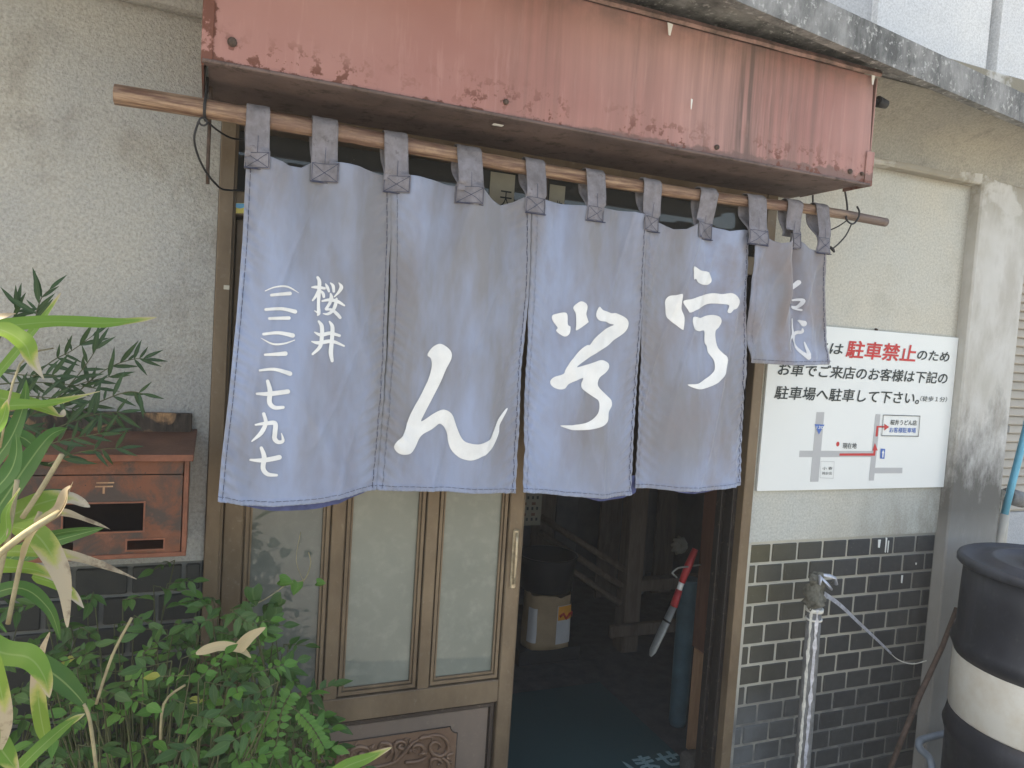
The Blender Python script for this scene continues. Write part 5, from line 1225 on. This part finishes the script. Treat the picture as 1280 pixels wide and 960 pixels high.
LV = [
 ([(-1.959,-0.800,1.494),(-1.912,-0.780,1.503),(-1.869,-0.760,1.510),(-1.813,-0.740,1.512),(-1.776,-0.730,1.518),(-1.747,-0.720,1.525)], .024, 'leafA', .2, 0),
 ([(-1.924,-0.850,1.501),(-1.900,-0.860,1.493),(-1.883,-0.870,1.480),(-1.876,-0.870,1.461),(-1.862,-0.870,1.438)], .027, 'leafB', .3, .5),
 ([(-1.997,-0.600,1.382),(-1.947,-0.600,1.458),(-1.915,-0.600,1.509),(-1.890,-0.600,1.553)], .015, 'leafA', .2, 0),
 ([(-1.935,-0.900,1.489),(-1.911,-0.900,1.510),(-1.888,-0.900,1.519)], .012, 'leafD', .2, 0),
 ([(-1.953,-0.820,1.385),(-1.914,-0.800,1.397),(-1.869,-0.800,1.401),(-1.811,-0.780,1.418)], .020, 'leafA', .25, .3),
 ([(-1.970,-0.750,1.409),(-1.925,-0.750,1.400),(-1.887,-0.750,1.390),(-1.865,-0.730,1.376),(-1.863,-0.720,1.385)], .024, 'leafB', .4, .4),
 ([(-1.972,-0.800,1.258),(-1.935,-0.780,1.317),(-1.917,-0.760,1.352),(-1.906,-0.750,1.395),(-1.904,-0.750,1.428)], .026, 'leafC', .25, .2),
 ([(-1.958,-0.820,1.200),(-1.920,-0.800,1.267),(-1.894,-0.780,1.317),(-1.873,-0.760,1.352),(-1.853,-0.750,1.362)], .034, 'leafC', .25, .0),
 ([(-1.943,-0.850,1.269),(-1.908,-0.840,1.307),(-1.898,-0.830,1.336),(-1.901,-0.820,1.366)], .026, 'leafC', .2, .3),
 ([(-1.984,-0.650,1.317),(-1.934,-0.650,1.335),(-1.910,-0.640,1.316),(-1.896,-0.630,1.308)], .026, 'leafC', .2, .2),
 ([(-1.972,-0.800,1.247),(-1.924,-0.780,1.243),(-1.879,-0.780,1.262),(-1.847,-0.770,1.267),(-1.821,-0.760,1.251)], .040, 'leafB', .15, .1),
 ([(-1.951,-0.700,1.216),(-1.902,-0.700,1.222),(-1.865,-0.710,1.231),(-1.833,-0.720,1.223),(-1.798,-0.730,1.210)], .017, 'leafE', .35, .6),
 ([(-1.896,-0.850,1.249),(-1.865,-0.880,1.246),(-1.841,-0.900,1.218),(-1.828,-0.910,1.185),(-1.822,-0.920,1.139)], .030, 'leafE', .2, .3),
 ([(-1.955,-0.720,1.181),(-1.894,-0.740,1.184),(-1.843,-0.750,1.177),(-1.801,-0.760,1.164),(-1.758,-0.770,1.146)], .020, 'leafE', .3, .5),
 ([(-1.953,-0.840,1.200),(-1.910,-0.840,1.195),(-1.866,-0.840,1.186),(-1.829,-0.840,1.158)], .022, 'leafB', .3, .4),
 ([(-1.950,-0.880,1.149),(-1.900,-0.900,1.110),(-1.862,-0.920,1.105),(-1.844,-0.930,1.085),(-1.837,-0.930,1.057)], .034, 'leafA', .2, .2),
 ([(-1.868,-0.750,0.905),(-1.877,-0.760,0.971),(-1.877,-0.770,1.033),(-1.863,-0.780,1.081)], .021, 'leafE', .15, .1),
 ([(-1.908,-0.700,1.018),(-1.866,-0.700,0.983),(-1.839,-0.700,0.951),(-1.825,-0.700,0.928)], .036, 'leafC', .2, .2),
 ([(-1.894,-0.850,0.915),(-1.859,-0.850,0.953),(-1.831,-0.830,0.971),(-1.812,-0.820,0.978)], .018, 'leafA', .2, .2),
 ([(-1.907,-0.950,1.049),(-1.883,-0.950,1.012),(-1.864,-0.950,0.979)], .03, 'leafA', .2, .2),
 ([(-1.897,-0.950,1.142),(-1.884,-0.950,1.084),(-1.877,-0.950,1.040),(-1.882,-0.950,1.007)], .018, 'leafE', .2, .2),
 ([(-1.492,-0.800,0.804),(-1.450,-0.800,0.830),(-1.412,-0.800,0.840),(-1.374,-0.800,0.852)], .022, 'leafA', .25, .0),
 ([(-1.978,-0.700,1.118),(-1.930,-0.700,1.162),(-1.881,-0.700,1.195),(-1.818,-0.700,1.205)], .024, 'leafC', .2, .2),
 ([(-2.012,-0.600,1.061),(-1.939,-0.600,1.088),(-1.895,-0.600,1.052),(-1.877,-0.600,0.998)], .026, 'leafC', .2, .2),
 ([(-1.922,-0.900,1.223),(-1.894,-0.900,1.252),(-1.892,-0.900,1.280),(-1.879,-0.900,1.309)], .014, 'leafA', .2, .6),
 ([(-1.929,-0.600,1.132),(-1.898,-0.600,1.156),(-1.854,-0.600,1.170),(-1.820,-0.600,1.179)], .026, 'leafC', .2, .0),
 ([(-1.909,-0.650,1.121),(-1.866,-0.650,1.100),(-1.839,-0.650,1.066)], .02, 'leafB', .2, .3),
 ([(-1.924,-0.900,1.358),(-1.901,-0.900,1.387),(-1.894,-0.900,1.416)], .018, 'leafA', .2, .1),
 ([(-1.875,-0.900,1.220),(-1.858,-0.920,1.259),(-1.832,-0.930,1.285),(-1.819,-0.930,1.322)], .012, 'leafD', .6, 1.2),
 ([(-1.860,-0.930,1.267),(-1.834,-0.930,1.285),(-1.825,-0.930,1.310),(-1.820,-0.930,1.316)], .016, 'leafD', .5, .8)]
for pts, w, mt, fo, tw in LV: blade('leaf', pts, w*.88, M[mt], sb, fo, twist=tw, ruffle=.04)
rng = random.Random(3)
for i in range(34):
    y = rng.uniform(-.85, -.35); x = rng.uniform(-2.75, -2.10) ; z = rng.uniform(.45, 1.18)
    a = rng.uniform(-.9, .9); L = rng.uniform(.14, .26); dr_ = rng.uniform(.2, 1.1)
    p0 = Vector((x, y, z)); d = Vector((math.cos(a), math.sin(a)*.5, rng.uniform(-.1, .7))).normalized()
    pts = [tuple(p0+d*L*t+Vector((0, 0, -dr_*L*t*t*.8))) for t in (0, .3, .6, .85, 1)]
    blade('leaf', pts, rng.uniform(.013, .025), M[rng.choice(['leafC', 'leafC', 'leafC', 'leafA', 'leafB'])], sb, .2, twist=rng.uniform(-.4, .5), ruffle=.03)
for i, (pts, r) in enumerate([([(-1.880,-0.880,1.267),(-1.860,-0.880,1.304),(-1.839,-0.880,1.347)], .0032), ([(-1.912,-0.900,1.124),(-1.890,-0.900,1.250),(-1.886,-0.880,1.315)], .003), ([(-1.898,-0.850,1.123),(-1.883,-0.850,1.216),(-1.866,-0.850,1.267)], .003), ([(-1.895,-0.950,1.236),(-1.864,-0.950,1.265),(-1.832,-0.930,1.285)], .0042), ([(-1.823,-0.600,0.885),(-1.802,-0.600,0.964),(-1.775,-0.600,1.026)], .0024), ([(-1.809,-0.700,0.831),(-1.820,-0.700,0.909),(-1.829,-0.700,0.935)], .0028), ([(-1.911,-0.850,1.350),(-1.892,-0.850,1.456),(-1.915,-0.500,1.462)], .0014), ([(-1.728,-0.500,0.733),(-1.725,-0.500,0.823),(-1.690,-0.500,0.855)], .0024)]):
    MB().tube(spline(pts, 4), r, 7).build('stalk', M['stalk'], sb)
for i in range(14):
    x = rng.uniform(-2.6, -2.1); y = rng.uniform(-.85, -.5)
    MB().tube([(x, y, .02), (x+rng.uniform(-.05, .05), y, .5), (x+rng.uniform(-.1, .12), y, rng.uniform(.7, 1.15))], [.004, .0035, .002], 7).build('stalk', M['stalk' if i % 2 else 'stem'], sb)

def leaflet_mesh(name, mat, l, w, pts=5, curl=.12):
    vs = []; fs = []; uv = []
    n = pts
    for i in range(n+1):
        t = i/n; ww = w/2*math.sin(PI*min(1., (t**.85)*.95+.03))**1.0*(1.15-.35*t); zc_ = -curl*l*t*t
        for a, f in ((-1, .25), (0, 0), (1, .25)):
            vs.append((a*ww, t*l, zc_+ww*f)); uv.append((t, (a+1)/2))
    for i in range(n):
        for j in range(2): a = i*3+j; fs.append((a, a+1, a+4, a+3))
    me = bpy.data.meshes.new(name); me.from_pydata(vs, [], fs); lay = me.uv_layers.new(name='UVMap')
    for lp in me.loops: lay.data[lp.index].uv = uv[lp.vertex_index]
    me.materials.append(mat); me.polygons.foreach_set('use_smooth', [True]*len(me.polygons)); return me
M['leafG'] = leafm('yellowing_leaflet', (.16,.20,.03), (.28,.27,.05), (.3,.25,.1), 2., 6, .3)
LM = {('Y', 0): leaflet_mesh('leaf', M['leafG'], .030, .017), ('S', 0): leaflet_mesh('leaf', M['leafS'], .036, .0170), ('S', 1): leaflet_mesh('leaf', M['leafS'], .044, .0180, curl=.22), ('S', 2): leaflet_mesh('leaf', M['leafS'], .026, .015),
      ('L', 0): leaflet_mesh('leaf', M['leafL'], .030, .018), ('L', 1): leaflet_mesh('leaf', M['leafL'], .038, .017, curl=.25), ('L', 2): leaflet_mesh('leaf', M['leafL'], .022, .013),
      ('N', 0): leaflet_mesh('leaf', M['leafN'], .045, .0080), ('N', 1): leaflet_mesh('leaf', M['leafN'], .036, .0072, curl=.3), ('N', 2): leaflet_mesh('leaf', M['leafN'], .055, .0092)}
def put_leaf(parent, key, p, d, nrm, s, stuff=None):
    """d leaf direction, nrm approximate upper side"""
    d = Vector(d).normalized(); x = d.cross(Vector(nrm))
    if x.length < 1e-3: x = d.cross(Vector((1, .2, .1)))
    x.normalize(); z = x.cross(d)
    R_ = Matrix((x, d, z)).transposed()
    if stuff is not None: stuff.append((key, Matrix.Translation(p) @ R_.to_4x4() @ Matrix.Scale(s, 4))); return
    o = obj('leaf', LM[key], parent)
    o.matrix_local = Matrix.Translation(Vector(p)-root_loc(parent)) @ R_.to_4x4() @ Matrix.Scale(s, 4)
def bake(stuff, name, parent):
    vs = []; fs = []; uvs_ = []; mats = []; mi = []
    for key, T_ in stuff:
        me = LM[key]; o0 = len(vs)
        m_ = me.materials[0]
        if m_ not in mats: mats.append(m_)
        uvl = me.uv_layers[0].data; tmp = {}
        for lp in me.loops: tmp[lp.vertex_index] = tuple(uvl[lp.index].uv)
        for v in me.vertices: vs.append(tuple(T_ @ v.co)); uvs_.append(tmp[v.index])
        for p in me.polygons: fs.append(tuple(o0+i for i in p.vertices)); mi.append(mats.index(m_))
    o = meshobj(name, vs, fs, None, parent, smooth=True, uv=uvs_, kind='stuff')
    for m_ in mats: o.data.materials.append(m_)
    o.data.polygons.foreach_set('material_index', mi)
    return o
def topz(x, y):
    base = np.interp(x, [-2.6, -2.2, -1.95, -1.80, -1.72, -1.62, -1.54, -1.46, -1.38, -1.28, -1.18], [.98, .97, .93, .90, .93, .93, .90, .76, .60, .50, .40])
    return float(base) + (y+.2)*.10
def shrub(name, base, xr, yr, n, label, seed, key, zlo=.25, bright=0., ncap=290, group='leafy shrubs crowding the foot of the wall'):
    rg = random.Random(seed)
    root = empty(name, base, label, 'shrub', group)
    stems = MB(); extra = []; cnt = 0
    bv = Vector(base)
    for i in range(n):
        x = rg.uniform(*xr); y = rg.uniform(*yr); zt = topz(x, y)*rg.uniform(.97, 1.03); t = rg.random()**.75
        z = zlo+(zt-zlo)*t
        tip = Vector((x, y, z)); st = bv+Vector((rg.uniform(-.08, .08), rg.uniform(-.04, .04), 0))
        mid = (st+tip)/2+Vector((0, 0, .08))
        stems.tube([st, mid, tip], [.0028, .002, .0012], 4, caps=False)
        # a small compound sprig: opposite leaflets along a short rachis
        ang = rg.uniform(-PI, .2) if y > -.3 else rg.uniform(-PI, PI)
        d = Vector((math.cos(ang)*.9, math.sin(ang)*.7-.25, rg.uniform(-.35, .35))).normalized()
        upv = Vector((rg.uniform(-.4, .4), -.55+rg.uniform(-.3, .3), .8)).normalized()
        sd_ = d.cross(upv).normalized(); L = rg.uniform(.035, .07)
        stems.tube([tip, tip+d*L], [.0012, .0008], 4, caps=False)
        k2 = 'L' if rg.random() < .20+bright+.6*max(0, (.62-z)) * (x > -1.55) else key  # paler leaflets likelier low on the right, standing for lit leaves
        upv0 = upv
        for q in range(3 if L > .055 else 2):
            pt = tip+d*L*(.25+.3*q)
            for sgn in (-1, 1):
                if rg.random() < .12: continue
                dd = (sd_*sgn*rg.uniform(.6, 1.2)+d*rg.uniform(.3, 1.)+Vector((rg.uniform(-.3, .3), rg.uniform(-.3, .3), rg.uniform(-.5, .3)))).normalized(); upv = (upv0+Vector((rg.uniform(-.5, .5), rg.uniform(-.4, .4), rg.uniform(-.3, .3)))).normalized()
                s = rg.uniform(.42, 1.08); kk = (k2, rg.choice((0, 1, 2)))
                if cnt < ncap: put_leaf(root, kk, pt, dd, upv, s); cnt += 1
                else: put_leaf(root, kk, pt, dd, upv, s, extra)
        kk = (k2, rg.choice((0, 1)))
        if cnt < ncap: put_leaf(root, kk if rg.random() > .05 else ('Y', 0), tip+d*L, d, upv, 1.05); cnt += 1
        else: put_leaf(root, kk, tip+d*L, d, upv, 1.05, extra)
    stems.build('stems', M['stem'], root, kind='stuff')
    if extra: bake(extra, 'foliage', root)
    return root
shrub('leafy_shrub', (-1.50, -.25, .03), (-1.68, -1.36), (-.34, -.08), 120, 'dark green shrub in front of the door at the left jamb', 11, 'S', .35)
shrub('leafy_shrub', (-1.78, -.25, .03), (-1.97, -1.66), (-.34, -.06), 88, 'dark green shrub just below the mailbox', 12, 'S', .40)
shrub('leafy_shrub', (-1.40, -.45, .03), (-1.60, -1.22), (-.55, -.30), 150, 'lighter green shrub lowest in front of the carved door panel', 13, 'S', .22, .5)
shrub('leafy_shrub', (-1.72, -.50, .03), (-1.92, -1.50), (-.62, -.34), 150, 'shrub with small mid green leaflets between bamboo grass and door', 14, 'S', .22, .3)
shrub('leafy_shrub', (-2.08, -.40, .03), (-2.35, -1.90), (-.50, -.08), 85, 'shaded shrub behind the bamboo grass at the left edge', 15, 'S', .25)
# sprigs at the bottom right, the light on them put into paler leaflets
sp = empty('lit_sprig', (-1.35, -.55, .03), 'sprig with rounded leaflets, coloured pale as if lit, before the carved door panel', 'plant')
rg = random.Random(5); stm = MB()
for path in ([(-1.543,-0.500,0.632),(-1.524,-0.500,0.717),(-1.517,-0.500,0.780),(-1.503,-0.500,0.813)], [(-1.503,-0.500,0.794),(-1.477,-0.500,0.767),(-1.454,-0.500,0.736),(-1.434,-0.500,0.700)], [(-1.516,-0.500,0.764),(-1.531,-0.500,0.766),(-1.541,-0.500,0.760)], [(-1.584,-0.450,0.626),(-1.561,-0.450,0.704),(-1.546,-0.450,0.775)]):
    P = [Vector(q) for q in spline(path, 4)]; stm.tube(P, .0013, 5)
    for i, p in enumerate(P[3:]):
        for sgn in (-1, 1):
            d = (P[min(i+4, len(P)-1)]-P[i+2]).normalized(); s_ = d.cross(Vector((0, -1, .3))).normalized()
            put_leaf(sp, ('L', 0), p, s_*sgn+d*.4+Vector((0, 0, -.3)), (rg.uniform(-.2, .2), -.8, .5), rg.uniform(.5, .75))
stm.build('stems', M['stem'], sp)
# vine sprig over the glass
vn = empty('vine', (-1.52, -.1, .6), 'green vine with heart shaped leaves reaching up over the left glass pane', 'vine')
b = MB()
vp = [(-1.583,-0.160,0.867),(-1.538,-0.140,0.871),(-1.501,-0.120,0.885),(-1.468,-0.100,0.900),(-1.432,-0.080,0.897),(-1.415,-0.060,0.930),(-1.420,-0.050,0.958)]
b.tube(spline(vp, 5), .0015, 6); b.tube(spline([(-1.432,-0.080,0.891),(-1.452,-0.070,0.945),(-1.443,-0.060,1.013)], 4), .0008, 5); b.build('stems', M['stalk'], vn)
heart = []; 
def heart_mesh(s):
    P = [(0, 0), (-.012, .006), (-.017, -.0), (-.018, -.010), (-.012, -.024), (0, -.038), (.012, -.024), (.018, -.010), (.017, -.0), (.012, .006)]
    return [(x*s, z*s) for x, z in P]
for (q, s, rz) in (((-1.557,-0.160,0.912), 1.15, .2), ((-1.502,-0.150,0.857), 1.0, -.4), ((-1.532,-0.150,0.840), 1.1, .5), ((-1.493,-0.120,0.914), .85, 1.3), ((-1.449,-0.100,0.898), .85, -.3), ((-1.400,-0.080,0.889), .6, 1.4), ((-1.489,-0.130,0.872), 1., -1.), ((-1.521,-0.200,0.778), 1.1, .3), ((-1.575,-0.220,0.805), 1.2, -.3), ((-1.585,-0.200,0.881), 1.1, .8)):
    c0 = Vector(q); pl = heart_mesh(s); ca_, sa_ = math.cos(rz), math.sin(rz)
    vs = [(c0.x, c0.y-.004, c0.z-.012*s)] + [(c0.x+x*ca_-z*sa_, c0.y+.25*abs(x)+.1*z, c0.z+x*sa_+z*ca_) for x, z in pl]
    meshobj('leaf', vs, [(0, i, i % len(pl)+1) for i in range(1, len(pl)+1)], M['leafL' if s < .95 else 'leafS'], vn, smooth=True, uv=[(0, .5)]+[(.5, .5+.4*x/.02) for x, z in pl])
for (pts, w) in (([(-1.599,-0.420,0.875),(-1.576,-0.420,0.901),(-1.547,-0.420,0.919)], .022), ([(-1.674,-0.420,0.878),(-1.631,-0.420,0.888),(-1.593,-0.420,0.878),(-1.572,-0.420,0.859)], .018)):
    o = blade('fallen_leaf', pts, w, M['leafY'], None, .35); o['label'] = 'pale tan fallen leaf %s' % ('standing upright on the shrub before the glass' if w > .02 else 'lying curled on top of the shrub'); o['category'] = 'leaf'
# dark narrow-leaved fronds against the stucco wall
fr = empty('nandina_bush', (-2.3, -.12, .03), 'dark narrow leaved nandina fronds against the stucco wall above the mailbox', 'shrub')
stm = MB(); extra = []; rg = random.Random(9)
paths = [([(-2.056,-0.120,1.333),(-1.986,-0.120,1.411),(-1.943,-0.120,1.442),(-1.906,-0.120,1.475)], 7), ([(-1.994,-0.140,1.303),(-1.938,-0.140,1.376),(-1.907,-0.140,1.425),(-1.892,-0.140,1.456)], 6), ([(-1.972,-0.100,1.299),(-1.913,-0.100,1.373),(-1.868,-0.100,1.411),(-1.825,-0.100,1.429),(-1.802,-0.100,1.430)], 9),
 ([(-2.086,-0.120,1.431),(-2.059,-0.120,1.491),(-2.046,-0.120,1.513),(-2.043,-0.120,1.533)], 5), ([(-2.024,-0.150,1.436),(-2.006,-0.150,1.503),(-2.003,-0.150,1.523),(-1.995,-0.150,1.550),(-1.982,-0.150,1.567)], 6), ([(-1.981,-0.140,1.337),(-1.923,-0.140,1.373),(-1.863,-0.140,1.392)], 6),
 ([(-1.930,-0.180,1.309),(-1.873,-0.180,1.344),(-1.828,-0.180,1.363),(-1.801,-0.180,1.360)], 7), ([(-2.062,-0.160,1.369),(-2.007,-0.160,1.375),(-1.949,-0.160,1.373),(-1.890,-0.160,1.367)], 8), ([(-2.080,-0.200,1.403),(-2.027,-0.200,1.393),(-1.958,-0.200,1.393)], 7), ([(-2.079,-0.200,1.340),(-2.012,-0.200,1.350),(-1.928,-0.200,1.344)], 8),
 ([(-1.969,-0.200,1.278),(-1.899,-0.200,1.312),(-1.840,-0.200,1.322)], 7), ([(-2.029,-0.180,1.291),(-1.974,-0.180,1.325),(-1.916,-0.180,1.323)], 7), ([(-1.992,-0.220,1.248),(-1.923,-0.220,1.268),(-1.859,-0.220,1.282)], 7), ([(-1.967,-0.200,1.212),(-1.911,-0.200,1.237),(-1.838,-0.200,1.246)], 6)]
for path, n in paths:
    P = [Vector(q) for q in spline(path, 6)]; stm.tube(P, [.0016-.0009*i/len(P) for i in range(len(P))], 5)
    for i in range(n):
        k = int(len(P)*(.25+.75*i/n)); k = min(k, len(P)-2); p = P[k]; d = (P[k+1]-P[k-1]).normalized()
        for sgn in (-1, 1):
            if rg.random() < .3: continue
            sd_ = Vector((-d.z, 0, d.x))*sgn
            dd = (sd_*rg.uniform(.2, 1.1)+d*rg.uniform(.4, .9)+Vector((rg.uniform(-.25, .25), rg.uniform(-.4, .1), rg.uniform(-.2, .3))))
            put_leaf(fr, ('N', rg.choice((0, 1, 2))), p, dd, (rg.uniform(-.3, .3), -1, rg.uniform(-.1, .5)), rg.uniform(.75, 1.25))
    put_leaf(fr, ('N', 0), P[-1], P[-1]-P[-2], (0, -1, .3), 1.)
for i in range(230):
    q = Vector((rg.uniform(-2.45, -1.98), rg.uniform(-.2, -.06), rg.uniform(1.12, 1.34))); q.z -= max(0, q.x+2.12)*.5
    if q.x > -2.0 and q.z > 1.26: continue
    a = rg.uniform(-.6, 1.6); d = Vector((math.cos(a), rg.uniform(-.5, .2), math.sin(a)*.8))
    put_leaf(fr, ('N', rg.choice((0, 1, 2))), q, d, (rg.uniform(-.5, .5), -1, rg.uniform(0, .8)), rg.uniform(.8, 1.3), extra)
stm.tube([(-2.3, -.12, .03), (-2.3, -.12, .8), (-2.22, -.12, 1.3)], .006, 6)
stm.build('stems', M['stem'], fr, kind='stuff'); bake(extra, 'foliage', fr)

# ------------------------------------------------------------------ added volume standing in for lens glare, lifting the blacks
HZ = .006
if HZ:
    b = MB(); b.box(-31, 31, -31, 31, -1.1, 6.2); h = b.build('glare_volume', None); h['kind'] = 'stuff'
    hm = bpy.data.materials.new('thin_glare_volume'); hm.use_nodes = True; nt = hm.node_tree; nt.nodes.clear()
    ho = nt.nodes.new('ShaderNodeOutputMaterial'); pv = nt.nodes.new('ShaderNodeVolumePrincipled')
    pv.inputs['Color'].default_value = (.95, .95, .95, 1); pv.inputs['Density'].default_value = HZ; pv.inputs['Anisotropy'].default_value = 0.
    nt.links.new(pv.outputs[0], ho.inputs['Volume']); h.data.materials.append(hm)
